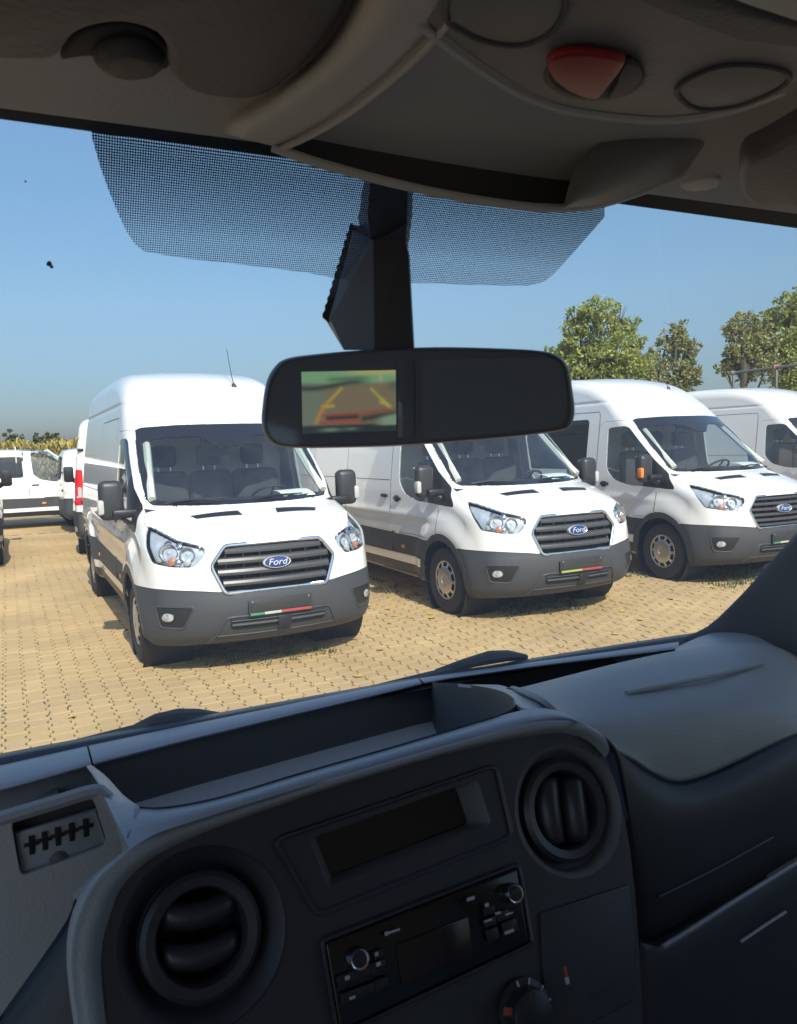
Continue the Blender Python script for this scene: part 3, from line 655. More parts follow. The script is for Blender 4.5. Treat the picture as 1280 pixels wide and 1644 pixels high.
YAW = .4625; RZ = YAW-math.pi/2
V1 = (-1.4286, 7.1067); V2 = (1.3427, 8.6028); V3 = (4.1772, 10.1311)
_F = np.array([math.sin(YAW), -math.cos(YAW)]); _L = np.array([math.cos(YAW), math.sin(YAW)])
def rowpt(f, l): return tuple(np.array(V1)+_F*f+_L*l)
def place(o, xy, rz=RZ): o.location = (xy[0], xy[1], 0); o.rotation_euler = (0, 0, rz); return o
def relabel(o, label, group=None):
    o['label'] = label
    if group: o['group'] = group
    return o
van1 = place(transit('delivery_van', 'white high-roof van filling the left half, its front overlapped by the hanging mirror', 'a', 'new'), V1)
van2 = place(relabel(copy_tree(van1), 'white van directly under the dark end of the hanging mirror, second in the front row'), V2)
van3 = place(transit('delivery_van', 'white high-roof van with amber lamp on its wing mirror and a dark side window', 'b', 'old', windows=[[(-1.50, 1.36), (-1.50, 2.06), (-3.0, 2.06), (-3.0, 1.36)]], lamp=ORANGE, mirrors=(-1,)), V3, .4425-math.pi/2)
van4 = place(relabel(copy_tree(van1), 'white van cut off by the right edge, behind the van with the amber lamp'), (8.05, 13.75))
for ch in van2.children_recursive:
    if ch.name.startswith('plate_stripe') and ch.material_slots[0].material in (GREEN, PWHITE): ch.material_slots[0].link = 'OBJECT'; ch.material_slots[0].material = PYEL
GB = 'vans parked behind the front row'
v5 = place(low_van('delivery_van', 'white tall van seen from behind with a red tail lamp, beyond the nearest van', GB, kind='mid'), rowpt(-7.60-4.0*math.cos(.08), .10+4.0*math.sin(.08)), RZ+math.pi-.08)
v6 = low_van('passenger_van', 'white low van parked side-on across the end of the aisle', GB)
place(v6, rowpt(-15.75, -.25), RZ+math.pi/2)
v7 = place(relabel(copy_tree(v6), 'white van at the left edge, only its tail corner and black wing mirror showing'), rowpt(-11.0, -3.02), RZ+math.pi)
v8 = place(relabel(copy_tree(v6), 'white low van squeezed between the red tail lamp and the side-on van'), rowpt(-13.72, 3.28), RZ+math.pi/2)
for ch in v8.children:
    if ch.name.startswith(('tail_lamp', 'reversing_lamp')): ch.material_slots[0].link = 'OBJECT'; ch.material_slots[0].material = WHITE
for (xy, w, rz_, lab) in ((V1, .50, .06, 'sheet of paper on the dash of the nearest van'), (V2, .48, -.04, 'sheet of paper on the dash of the second van in the row'), (V3, .47, .03, 'sheet of paper on the dash of the van with the amber lamp')):
    m = MB(); m.grid([[(f, l+.10*(f-.1)+w, 1.412-.05*max(0, (f-.02)/.15)+.004*math.sin(9*l)) for l in np.linspace(-.15, .15, 6)] for f in np.linspace(-.12, .17, 6)])
    o = m.build('paper_sheet', PAPER); place(o, xy, .4425-math.pi/2 if xy == V3 else RZ); tag(o, lab, 'paper', 'papers lying behind windscreens')

# ------------------------------------------------------------------ ground
def paver_material():
    m = principled('paver_concrete', (.46, .345, .215), .85); n = m.node_tree.nodes; l = m.node_tree.links; b = n['Principled BSDF']
    at = n.new('ShaderNodeAttribute'); at.attribute_name = 'tone'; oi = n.new('ShaderNodeObjectInfo'); tc = n.new('ShaderNodeTexCoord'); ge = n.new('ShaderNodeNewGeometry')
    ad = n.new('ShaderNodeMath'); ad.operation = 'ADD'; fr = n.new('ShaderNodeMath'); fr.operation = 'FRACT'
    l.new(at.outputs['Fac'], ad.inputs[0]); l.new(oi.outputs['Random'], ad.inputs[1]); l.new(ad.outputs[0], fr.inputs[0])
    rp = n.new('ShaderNodeValToRGB'); e = rp.color_ramp.elements; e[0].color = (.445, .315, .148, 1); e[1].color = (.525, .378, .182, 1)
    k = rp.color_ramp.elements.new(.5); k.color = (.485, .345, .164, 1); k = rp.color_ramp.elements.new(.93); k.color = (.445, .32, .162, 1)
    l.new(fr.outputs[0], rp.inputs[0])
    t1 = n.new('ShaderNodeTexNoise'); t1.inputs['Scale'].default_value = .9; t1.inputs['Detail'].default_value = 6; t2 = n.new('ShaderNodeTexNoise'); t2.inputs['Scale'].default_value = 140; t2.inputs['Detail'].default_value = 3
    l.new(ge.outputs['Position'], t1.inputs['Vector']); l.new(ge.outputs['Position'], t2.inputs['Vector'])
    mr = n.new('ShaderNodeMapRange'); mr.inputs['From Min'].default_value = .3; mr.inputs['From Max'].default_value = .72; mr.inputs['To Min'].default_value = .78; mr.inputs['To Max'].default_value = 1.06
    l.new(t1.outputs[0], mr.inputs[0]); m2 = n.new('ShaderNodeMapRange'); m2.inputs['From Min'].default_value = .3; m2.inputs['From Max'].default_value = .7; m2.inputs['To Min'].default_value = .86; m2.inputs['To Max'].default_value = 1.1; l.new(t2.outputs[0], m2.inputs[0])
    mu = n.new('ShaderNodeMath'); mu.operation = 'MULTIPLY'; l.new(mr.outputs[0], mu.inputs[0]); l.new(m2.outputs[0], mu.inputs[1])
    vm = n.new('ShaderNodeVectorMath'); vm.operation = 'SCALE'; l.new(rp.outputs[0], vm.inputs[0]); l.new(mu.outputs[0], vm.inputs['Scale'])
    l.new(vm.outputs[0], b.inputs['Base Color']); bp = n.new('ShaderNodeBump'); bp.inputs['Strength'].default_value = .35; bp.inputs['Distance'].default_value = .003; l.new(t2.outputs[0], bp.inputs['Height']); l.new(bp.outputs[0], b.inputs['Normal'])
    return m
PAVER = paver_material()
JOINT = principled('joint_sand', (.15, .115, .065), .95, noise=(.9, .5, (.045, .04, .022)), bump=(120, .6))
FIELD = principled('far_ground', (.26, .22, .12), .95, noise=(.15, .8, (.15, .15, .06)))
gr = MB(); gr.grid([[(x, y, -.09) for x in (-900, 900)] for y in (-300, 1800)]); g = gr.build('ground', FIELD); g['kind'] = 'structure'
pv = empty('pavement', (*V1, 0), RZ); pv['kind'] = 'structure'
MB().grid([[(f, l, -.010) for l in np.linspace(-30, 40, 15)] for f in np.linspace(-50, 14, 14)]).build('joint_bed', JOINT, pv)
# double-T interlocking blocks in columns along the vans; alternate columns are shifted half a block
PL, PW, AMP, G, GW = .150, .140, .022, .0022, .0100
def block(px, py, fl):
    """zig-zag sided block: straight short ends, bevelled top; fl = +1 / -1 which way its sides bulge"""
    hL = PL/2-G/2; hW = PW/2-GW/2; a = AMP/2
    q = PL/4; prof = [(-hL, a), (-q-.010, a), (-q+.010, -a), (q-.010, -a), (q+.010, a), (hL, a)]
    out = [(x, hW+fl*w) for x, w in prof]+[(x, -hW-fl*w) for x, w in prof[::-1]]
    return np.array([(px+x, py+y) for x, y in out])
o0 = block(0, 0, 1); NB = len(o0)
def block_mesh(c, fl, hz, tilt):
    o = block(0, 0, fl); ins = o*np.array([1-.005/PL*2, 1-.005/PW*2]); 
    Z = lambda P, z: np.c_[P+c, z+P@tilt]
    V = np.vstack([Z(ins, hz), Z(o, hz-.0025), Z(o, np.full(len(o), -.03))])
    F = [tuple(range(NB))[::-1]]+[(k, (k+1) % NB, NB+(k+1) % NB, NB+k) for k in range(NB)]+[(NB+k, NB+(k+1) % NB, 2*NB+(k+1) % NB, 2*NB+k) for k in range(NB)]
    return V, F
cells = []
for j in range(-43, 88):
    for i in range(-88, 40):
        f = i*PL+(PL/2 if j % 2 else 0); l = j*PW; w = np.array(V1)+_F*f+_L*l
        d = w[1]; u = 640+FPX*w[0]/max(d, .1)
        if d < 1.2 or u < -420 or u > 1800: continue
        vis = 822-FPX*((-EYE*cp)-(d)*sp)/(d*cp) if False else 715-(w[0]/d)*42+FPX*EYE/d
        edge = 1232-.182*u           # about where the windscreen sill hides the ground
        cells.append((vis < edge and 0 <= u <= 1280, d, f, l, 1))
seen = sorted([c for c in cells if c[0]], key=lambda c: c[1])[:300]; first = set((c[2], c[3]) for c in seen)
protos = {}
for (s_, d, f, l, fl) in seen:
    if fl not in protos:
        V, F = block_mesh(np.zeros(2), fl, 0., np.zeros(2)); me = mesh('paver', V, [q[::-1] for q in F], PAVER, smooth=False)
        bm = bmesh.new(); bm.from_mesh(me); bmesh.ops.recalc_face_normals(bm, faces=bm.faces[:]); bm.to_mesh(me); bm.free(); protos[fl] = me
    o = link('paver', protos[fl], pv); o.location = (f, l, random.uniform(-.0025, .0025)); o.rotation_euler = (random.gauss(0, .006), random.gauss(0, .006), random.gauss(0, .006))
V_, F_, T_ = [], [], []; off = 0
for (s_, d, f, l, fl) in cells:
    if (f, l) in first: continue
    V, F = block_mesh(np.array([f+random.gauss(0, .0008), l+random.gauss(0, .0008)]), fl, random.uniform(-.003, .003), np.array([random.gauss(0, .006), random.gauss(0, .006)]))
    V_.append(V); F_ += [tuple(np.array(q)+off) for q in F]; off += len(V); T_ += [random.random()]*len(V)
me = mesh('pavers', np.vstack(V_), F_, PAVER, smooth=False); bm = bmesh.new(); bm.from_mesh(me); bmesh.ops.recalc_face_normals(bm, faces=bm.faces[:]); bm.to_mesh(me); bm.free()
a = me.attributes.new('tone', 'FLOAT', 'POINT'); a.data.foreach_set('value', np.array(T_, np.float32))
o = link('paver_field', me, pv); o['kind'] = 'stuff'
# the plain outer yard beyond the blocks
o = MB().grid([[(f, l, -.004) for l in np.linspace(-30, 40, 3)] for f in (-50, -13.35)]).build('outer_paving', PAVER, pv)

# weeds in the joints, tufts where the vans have stood, fallen leaves
WEED = principled('weed_green', (.045, .075, .020), .8, noise=(3, .8, (.10, .095, .035))); DRY = principled('dry_leaf', (.50, .33, .07), .8)
def blades(name, spots, mat, kind='stuff', h=(.02, .060)):
    V, F = [], []
    for (x, y, n, r, s_) in spots:
        for _ in range(n):
            a = random.uniform(0, 6.283); q = r*math.sqrt(random.random()); px, py = x+q*math.cos(a), y+q*math.sin(a); hh = random.uniform(*h)*s_; b = random.uniform(0, 6.283); w = .006*s_+.003
            dx, dy = math.cos(b), math.sin(b); ln = random.uniform(.1, .9)*hh; k = len(V)
            V += [(px-dy*w, py+dx*w, -.004), (px+dy*w, py-dx*w, -.004), (px+dx*ln*.5-dy*w*.7, py+dy*ln*.5+dx*w*.7, hh*.65), (px+dx*ln*.5+dy*w*.7, py+dy*ln*.5-dx*w*.7, hh*.65), (px+dx*ln, py+dy*ln, hh)]
            F += [(k, k+1, k+3, k+2), (k+2, k+3, k+4)]
    o = link(name, mesh(name, V, F, mat, smooth=False)); o['kind'] = kind; return o
spots = []
def vanpt(v, f, l): p = np.array(v)+_F*f+_L*l; return p[0], p[1]
for _ in range(70): spots.append((*vanpt(V1, random.uniform(-.3, .75), random.uniform(-.6, .7)), random.randint(3, 9), .07, .75))
for _ in range(70): spots.append((*vanpt(V2, random.uniform(-.35, .65), random.uniform(-.75, .5)), random.randint(5, 16), .08, 1.0))
for _ in range(130): spots.append((*vanpt(V3, random.uniform(-.3, .9), random.uniform(-.8, 1.2)), random.randint(6, 16), .10, 1.15))
for _ in range(60): spots.append((*vanpt(V3, random.uniform(-1.5, -.2), random.uniform(-1.2, -.7)), random.randint(3, 10), .07, .9))
for _ in range(40): spots.append((*vanpt(V2, random.uniform(-2.8, -.3), random.uniform(-1.0, -.5)), random.randint(2, 8), .06, .8))
blades('grass_tufts', spots, WEED)
spots = []
for _ in range(1500):
    j = random.randint(-22, 40); f = random.uniform(-9, 3.5); spots.append((*vanpt(V1, f, (j+.5)*PW+random.gauss(0, .008)), random.randint(1, 3), .012, .30))
blades('joint_weeds', spots, principled('joint_moss', (.10, .095, .045), .9))
V, F = [], []
for _ in range(90):
    x, y = vanpt(V1, random.uniform(-1, 3.2), random.uniform(-2.5, 9)); a = random.uniform(0, 6.28); r = random.uniform(.018, .040); k = len(V)
    for q in range(5): V.append((x+r*math.cos(a+q*1.257)*(1 if q else 1.5), y+r*math.sin(a+q*1.257)*(1 if q else 1.5), .006+random.uniform(0, .012)))
    F.append(tuple(range(k, k+5)))
o = link('fallen_leaves', mesh('fallen_leaves', V, F, DRY, smooth=False)); o['kind'] = 'stuff'

# ------------------------------------------------------------------ trees and field behind the yard
BARK = principled('bark', (.10, .085, .065), .9, noise=(4, .8, (.05, .045, .035)))
def leafmat(name, c1, c2):
    m = bpy.data.materials.new(name); m.use_nodes = True; n = m.node_tree.nodes; l = m.node_tree.links; b = n['Principled BSDF']
    ge = n.new('ShaderNodeNewGeometry'); rp = n.new('ShaderNodeValToRGB'); rp.color_ramp.elements[0].color = (*c1, 1); rp.color_ramp.elements[1].color = (*c2, 1)
    l.new(ge.outputs['Random Per Island'], rp.inputs[0]); l.new(rp.outputs[0], b.inputs['Base Color']); b.inputs['Roughness'].default_value = .55
    tr = n.new('ShaderNodeBsdfTranslucent'); l.new(rp.outputs[0], tr.inputs[0]); mx = n.new('ShaderNodeMixShader'); mx.inputs[0].default_value = .4
    l.new(b.outputs[0], mx.inputs[1]); l.new(tr.outputs[0], mx.inputs[2]); l.new(mx.outputs[0], n['Material Output'].inputs[0]); return m
LEAF = leafmat('leaf_green', (.16, .205, .05), (.42, .45, .13)); LEAF2 = leafmat('leaf_olive', (.17, .19, .065), (.40, .40, .18)); LEAFD = leafmat('leaf_dark', (.07, .085, .03), (.16, .16, .06)); CORN = leafmat('maize_leaf', (.26, .22, .05), (.50, .40, .12))
def sky_pt(u, v, d):
    """world point on the line of sight of photo pixel (u, v) at d metres along the view"""
    p = CF+CR*((u-640)/FPX)-CU*((v-822)/FPX); p = p*d; return np.array([p[0], p[1], p[2]+EYE])
def tree(u, vtop, d, halfw, label, mat, lobes, n=2600, leaf=.16, name='tree', group='trees beyond the yard', seed=1):
    """lobes: (pixel u, pixel v, pixel radius) of the leaf masses at distance d"""
    rs = np.random.default_rng(seed); b = sky_pt(u, 700, d); base = np.array([b[0], b[1], -.1]); P = empty(name, tuple(base)); tag(P, label, 'tree', group)
    top = sky_pt(u, vtop, d)[2]; L = [(sky_pt(a, b_, d+rs.uniform(-.02, .02)*d)-base, r*d/FPX) for a, b_, r in lobes]
    tr = MB(); th = max(.9, min(l[0][2]-l[1]*.2 for l in L)); r0 = .035*top*.9
    tp = [(0, 0, 0), (.05, .02, th*.5), (0, .05, th), (0, .05, th+.45*(top-th)), (.1, 0, th+.8*(top-th))]; tr.tube(tp, [r0, r0*.8, r0*.6, r0*.35, r0*.08], 7)
    for (c, r) in L:
        s = np.array(tp[2]) if c[2] > th+.5 else np.array(tp[1]); m_ = (s+c)/2+np.array([0, 0, -.12*r]); tr.tube([s, m_, c, c+np.array([rs.normal()*.3*r, rs.normal()*.3*r, .5*r])], [r0*.38, r0*.25, r0*.12, r0*.04], 5)
        for _ in range(6):
            e = c+rs.normal(size=3)*r*.55; tr.tube([m_+(c-m_)*rs.random(), (c+e)/2, e], [r0*.12, r0*.07, r0*.03], 4)
    tr.build('trunk', BARK, P)
    V, F = [], []; tot = sum(r**2 for c, r in L)
    for (c, r) in L:
        k = int(n*r*r/tot); ncl = max(6, int(k/22)); ctr = rs.normal(size=(ncl, 3)); ctr /= np.linalg.norm(ctr, axis=1)[:, None]; ctr = c+ctr*(rs.random(ncl)**.45)[:, None]*r*np.array([1, 1, .95])
        for i in range(k):
            q = ctr[rs.integers(ncl)]+rs.normal(size=3)*r*.105; a = rs.normal(size=3); a /= np.linalg.norm(a); b_ = np.cross(a, rs.normal(size=3)); b_ /= np.linalg.norm(b_); s = leaf*rs.uniform(.6, 1.25); k0 = len(V)
            V += [q-a*s*.5, q+b_*s*.28, q+a*s*.5, q-b_*s*.28]; F.append((k0, k0+1, k0+2, k0+3))
    link('crown', mesh('crown', V, F, mat, smooth=False), P); return P
tree(965, 478, 42, 0, 'tall leafy green tree rising beside the dark end of the mirror', LEAF, [(958, 510, 34), (922, 520, 26), (995, 522, 34), (940, 565, 40), (985, 572, 44), (1008, 598, 38), (930, 606, 40), (902, 590, 24), (1030, 585, 22), (915, 556, 20), (970, 620, 42), (1020, 552, 20)], 14000, .23, seed=3)
tree(1085, 517, 46, 0, 'slim olive tree between the tall green tree and the trailer frame', LEAF2, [(1080, 545, 24), (1100, 560, 24), (1065, 570, 24), (1108, 590, 20), (1080, 608, 38), (1048, 596, 24), (1092, 532, 18), (1040, 622, 32), (1036, 588, 24), (1118, 565, 14), (1106, 612, 24)], 9000, .21, seed=4)
tree(888, 550, 48, 0, 'small green tree just showing above the mirror corner', LEAF, [(888, 570, 18), (902, 590, 24), (875, 600, 22), (890, 625, 34)], 5000, .21, seed=5)
tree(1195, 492, 44, 0, 'loose grey-green tree standing over the trailer frame', LEAF2, [(1195, 525, 26), (1175, 530, 18), (1190, 560, 26), (1215, 550, 24), (1200, 590, 28), (1172, 565, 12), (1225, 520, 20), (1232, 560, 24), (1165, 590, 18), (1230, 590, 24)], 7600, .22, seed=6)
tree(1268, 465, 45, 0, 'tall green tree cut off by the right edge', LEAF, [(1265, 500, 30), (1245, 530, 26), (1290, 490, 34), (1280, 550, 40), (1250, 575, 26), (1310, 540, 44), (1275, 600, 40)], 12000, .23, seed=7)
tree(20, 689, 75, 0, 'rounded dark tree behind the maize at far left', LEAFD, [(20, 702, 14), (10, 712, 14), (30, 712, 13)], 900, .42, seed=8)
tree(58, 691, 80, 0, 'small pointed dark tree between two rounded trees', LEAFD, [(58, 697, 4), (58, 704, 6), (58, 714, 8)], 500, .36, seed=9)
tree(84, 687, 75, 0, 'rounded dark tree right of the pointed one', LEAFD, [(84, 701, 13), (74, 709, 11), (97, 709, 12), (86, 715, 14)], 1000, .42, seed=10)
# yellowing maize: a dense stand of stalks and drooping leaves, nobody could count it
rs = np.random.default_rng(11); V, F = [], []
for _ in range(2600):
    d = rs.uniform(42, 56); u = rs.uniform(-160, 175); p = sky_pt(u, 735, d); h = rs.uniform(1.95, 2.6)*(1+.05*math.sin(u*.07)); x, y = p[0], p[1]; k = len(V); V += [(x-.02, y, 0), (x+.02, y, 0), (x, y, h)]; F.append((k, k+1, k+2))
    for q in range(9):
        z0 = h*rs.uniform(.25, 1); a = rs.uniform(0, 6.28); ln = rs.uniform(.3, .75); k = len(V); dx, dy = math.cos(a), math.sin(a); w = .05
        V += [(x-dy*w, y+dx*w, z0-.1), (x+dy*w, y-dx*w, z0-.1), (x+dx*ln*.5+dy*w, y+dy*ln*.5-dx*w, z0+.28), (x+dx*ln*.5-dy*w, y+dy*ln*.5+dx*w, z0+.28), (x+dx*ln, y+dy*ln, z0+.05)]; F += [(k, k+1, k+2, k+3), (k+3, k+2, k+4)]
o = link('maize', mesh('maize', V, F, CORN, smooth=False)); o['kind'] = 'stuff'
# open trailer frame over the roofs at the right
TRIM = principled('trailer_rail', (.10, .11, .11), .5, metal=.3); TRED = principled('trailer_bracket', (.28, .10, .08), .6)
P = empty('trailer', tuple(sky_pt(1300, 715, 24)*np.array([1, 1, 0]))); tag(P, 'open grey trailer frame of posts and top rail behind the vans, upper right', 'trailer'); o0 = np.array(P.location)
def tp(u, v, d): return sky_pt(u, v, d)-o0
m = MB(); m.tube([tp(1178, 598.5, 24), tp(1290, 584.5, 23)], .045, 6); m.tube([tp(1290, 584.5, 23), tp(1420, 566, 22)], .045, 6); m.build('top_rail', TRIM, P)
for (u, v, d) in ((1178, 600, 24), (1247, 590, 23.4), (1330, 580, 22.7), (1415, 568, 22)):
    a = tp(u, v, d); m = MB(); m.box((a[0], a[1], (a[2]+.9)/2), (.07, .07, a[2]-.9), .01); m.build('post', TRIM, P)
    m = MB(); m.box((a[0], a[1], a[2]+.02), (.22, .10, .12), .02); m.build('bracket', TRED if u == 1247 else TRIM, P)
a, b = tp(1178, 700, 24), tp(1415, 700, 22); mid = (a+b)/2; dx = b-a
m = MB(); rot = Matrix.Rotation(math.atan2(dx[1], dx[0]), 3, 'Z'); m.box((mid[0], mid[1]+1.1, 1.0), (np.linalg.norm(dx[:2]), 2.4, .2), .03, rot=None); m.build('load_bed', TRIM, P)
for s in (.25, .75):
    for q in (.1, 2.1):
        c = a+(b-a)*s; m = MB(); m.lathe([(.2, -.12), (.45, -.14), (.5, -.05), (.5, .05), (.45, .14), (.2, .12), (0, .1)], (c[0], c[1]+q, .5), (0, 1, 0), 20); m.build('wheel', RUBBER, P)

# ------------------------------------------------------------------ the cab we sit in (local frame: x forward, y left, z up; eye at x=y=0)
HY = math.radians(26.0); HA = np.array([-math.sin(HY), math.cos(HY), 0]); HB = np.array([math.cos(HY), math.sin(HY), 0]); HRZ = HY+math.pi/2
def hdir(u, v):
    p = CF+CR*((u-640)/FPX)-CU*((v-822)/FPX); return np.array([p@HA, p@HB, p[2]])
def loc(q): return np.array([q[0], -q[1], q[2]+EYE])
def hA(u, v, a): d = hdir(u, v); return loc(d*(a/d[0]))                 # surveyed point on the cross-plane a metres ahead of the eye
def hC(u, v, c): d = hdir(u, v); return loc(d*(c/d[2]))                 # ... on the level plane c metres above the eye
def hN(u, v, n, k): d = hdir(u, v); return loc(d*(k/(np.array(n)@d)))   # ... on the plane n.(a,b,c)=k
def base_a(b): return 1.085-.05*(b-.3)**2
def hG(u, v, off=0.):
    """point on the windscreen"""
    d = hdir(u, v); k = .86; q = None
    for _ in range(6):
        t = (.567+.22*k-off)/(d[0]+k*d[2]); q = d*t; k = (base_a(q[1])-.567)/.595
    return loc(q)
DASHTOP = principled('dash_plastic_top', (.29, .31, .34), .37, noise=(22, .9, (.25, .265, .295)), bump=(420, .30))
DASHF = principled('dash_plastic_face', (.036, .034, .042), .46, noise=(24, .8, (.028, .027, .033)), bump=(900, .22))  # nearly black: the shade on the face is put into its colour
DASHPAD = principled('airbag_pad_plastic', (.30, .31, .31), .5, noise=(20, .9, (.255, .265, .265)), bump=(380, .35))
DASHG = principled('dash_hood_plastic', (.36, .36, .37), .5, bump=(380, .3))
GLOSSB = principled('gloss_black', (.006, .006, .008), .12)
VBOWL = principled('vent_bowl_plastic', (.12, .12, .125), .5, bump=(380, .3))
VENTP = principled('vent_plastic', (.034, .032, .040), .34)
TRAYW = principled('tray_wall_shaded', (.065, .066, .070), .55, bump=(900, .22))  # shade under the sill is put into this darker colour
TRAYM = principled('tray_rubber', (.26, .265, .26), .8)
LINING = principled('roof_lining', (.60, .555, .515), .85, bump=(300, .4))
LINGREY = principled('overhead_plastic', (.235, .22, .215), .6, bump=(300, .3))
SHELFM = principled('overhead_shelf_shaded', (.070, .064, .066), .65, bump=(300, .3))  # colour lowered to carry the shade inside the recess
LINDARK = principled('overhead_dark_plastic', (.085, .078, .08), .6, bump=(300, .3))
VISOR = principled('visor_vinyl', (.105, .093, .096), .6, bump=(220, .35))
REDLENS = principled('red_lens', (.34, .010, .013), .45)
HGLASS = glass('windscreen_glass', (.93, .96, .955), .03, veil=.055)
def dotmat():
    m = bpy.data.materials.new('dotted_shade_band'); m.use_nodes = True; n = m.node_tree.nodes; l = m.node_tree.links; b = n['Principled BSDF']; b.inputs['Base Color'].default_value = (.012, .014, .02, 1); b.inputs['Roughness'].default_value = .5
    uv = n.new('ShaderNodeUVMap'); uv.uv_map = 'band'; sx = n.new('ShaderNodeSeparateXYZ'); l.new(uv.outputs[0], sx.inputs[0])
    def wave(o, f):
        a = n.new('ShaderNodeMath'); a.operation = 'MULTIPLY'; a.inputs[1].default_value = f; l.new(o, a.inputs[0]); s = n.new('ShaderNodeMath'); s.operation = 'SINE'; l.new(a.outputs[0], s.inputs[0]); return s.outputs[0]
    w1, w2 = wave(sx.outputs[0], 2*math.pi/.0017), wave(sx.outputs[1], 2*math.pi/.0018)
    mu = n.new('ShaderNodeMath'); mu.operation = 'ADD'; l.new(w1, mu.inputs[0]); l.new(w2, mu.inputs[1])
    # clear holes between dots grow towards the lower edge; v stored in z-less uv: y = distance below header
    mr = n.new('ShaderNodeMapRange'); mr.inputs['From Min'].default_value = .02; mr.inputs['From Max'].default_value = .075; mr.inputs['To Min'].default_value = .75; mr.inputs['To Max'].default_value = -.10; l.new(sx.outputs[1], mr.inputs[0])
    gt = n.new('ShaderNodeMath'); gt.operation = 'GREATER_THAN'; l.new(mu.outputs[0], gt.inputs[0]); l.new(mr.outputs[0], gt.inputs[1])
    t = n.new('ShaderNodeBsdfTransparent'); mx = n.new('ShaderNodeMixShader'); l.new(gt.outputs[0], mx.inputs[0]); l.new(b.outputs[0], mx.inputs[1]); l.new(t.outputs[0], mx.inputs[2]); l.new(mx.outputs[0], n['Material Output'].inputs[0]); return m
DOTS = dotmat()
cab = empty('van_cab', (0, 0, 0), HRZ); tag(cab, 'dark van cab we look out of, with lined roof, tinted windscreen top and right pillar', 'van')
def rows_mesh(rows, n=24, smooth_rows=0):
    R = [resample(catmull(np.array(r), 6), n) for r in rows]; R = np.array(R)
    if smooth_rows: R = np.stack([catmull(R[:, j], smooth_rows) for j in range(n)], 1)
    return R
def patch(name, rows, mat, parent, n=24, sm=4, angle=60, thick=0.):
    m = MB(); R = rows_mesh(rows, n, sm); m.grid(R)
    o = m.build(name, mat, parent, angle=angle, recalc=False)
    if thick:
        md = o.modifiers.new('thickness', 'SOLIDIFY'); md.thickness = thick; md.offset = 0
    return o
def inset2(P, d):
    """inset a closed planar 3D loop by d towards its inside"""
    P = np.asarray(P); c = P.mean(0); nn = np.cross(P[1]-P[0], P[2]-P[0]); nn = np.zeros(3)
    for i in range(len(P)): nn += np.cross(P[i]-c, P[(i+1) % len(P)]-c)
    nn /= np.linalg.norm(nn); t = np.roll(P, -1, 0)-np.roll(P, 1, 0); t /= np.maximum(np.linalg.norm(t, axis=1, keepdims=True), 1e-9); return P+np.cross(nn, t)*d, nn
def plate(name, loop, mat, parent, thick, bev, out, smooth_loop=0, angle=50):
    """solid panel with rounded edges; loop 3D planar; out = direction the visible face looks"""
    P = np.array(loop); 
    if smooth_loop: P = catmull(P, smooth_loop, closed=True)
    out = np.array(out, float); out /= np.linalg.norm(out); nn = np.zeros(3); c = P.mean(0)
    for i in range(len(P)): nn += np.cross(P[i]-c, P[(i+1) % len(P)]-c)
    if nn@out < 0: P = P[::-1]
    rings = [(0, -thick), (0, -bev)]+[(bev*(1-math.cos(a)), -bev*(1-math.sin(a))) for a in (.5, 1.05, 1.57)]
    m = MB(); R = [inset2(P, i)[0]+out*h for i, h in rings]; m.grid(R, closed=True); k = len(P); m.F += [tuple(range(len(m.V)-k, len(m.V))), tuple(range(k))[::-1]]
    return m.build(name, mat, parent, angle=angle)

# --- windscreen: glass, black edge, dotted band at its top
seal = lambda u: 190+.137*u
B_ = np.linspace(-.62, 1.20, 30)
def glass_pt(b, t): a0 = base_a(b); return (.567+(a0-.567)*t, -b, EYE+.22-.595*t)
o = MB().grid([[glass_pt(b, t) for b in B_] for t in np.linspace(-.05, 1.03, 12)]).build('windscreen', HGLASS, cab, recalc=False)
wsn = o
top = [(146, 214), (300, 235), (450, 257), (600, 280), (750, 305), (860, 325), (972, 347)]
bot = [(146, 214), (152, 240), (165, 280), (180, 320), (198, 362), (212, 388), (232, 404), (300, 415), (400, 426), (490, 437), (535, 446), (600, 452), (690, 455), (780, 458), (850, 459), (872, 453), (890, 440), (915, 412), (945, 378), (972, 347)]
T, Bt = resample(np.array(top, float), 60), resample(np.array(bot, float), 60)
# resample both by u so that columns stay upright
us = np.linspace(147, 971, 60); bu = np.array(bot, float); tv = np.interp(us, np.array(top)[:, 0], np.array(top)[:, 1]); bvv = np.interp(us, bu[:, 0], bu[:, 1])
R = np.array([[hG(u, a+(b-a)*t-14*(1-t), .004) for u, a, b in zip(us, tv, bvv)] for t in np.linspace(0, 1, 10)])
m = MB(); m.grid(R); me = mesh('shade_band', m.V, m.F, DOTS); uvl = me.uv_layers.new(name='band')
for lp in me.loops:
    co = me.vertices[lp.vertex_index].co; uvl.data[lp.index].uv = (co.y, math.hypot(co.x-.567, EYE+.22-co.z))
link('shade_band', me, wsn)
m = MB(); R = [[glass_pt(b, -.06) for b in B_], [glass_pt(b, .0) for b in B_]]; R = np.array(R); R[:, :, 0] -= .006; R2_ = R.copy(); R2_[1, :, 2] -= .004
R[0] = [tuple(hA(u, seal(u)-29, .549)) for u in np.linspace(-300, 1700, 30)]; R[1] = [tuple(hA(u, seal(u)+1, .5655)) for u in np.linspace(-300, 1700, 30)]; m.grid(R); m.build('windscreen_seal', BLACK, cab, recalc=False)
m = MB(); R = [[(base_a(b)-.002+x, -b, EYE-.375+z) for b in B_] for x, z in ((-.03, -.004), (-.012, .004), (.02, .0), (.06, -.03))]; m.grid(R); m.build('cowl', BLACK, cab)
V, F = [], []
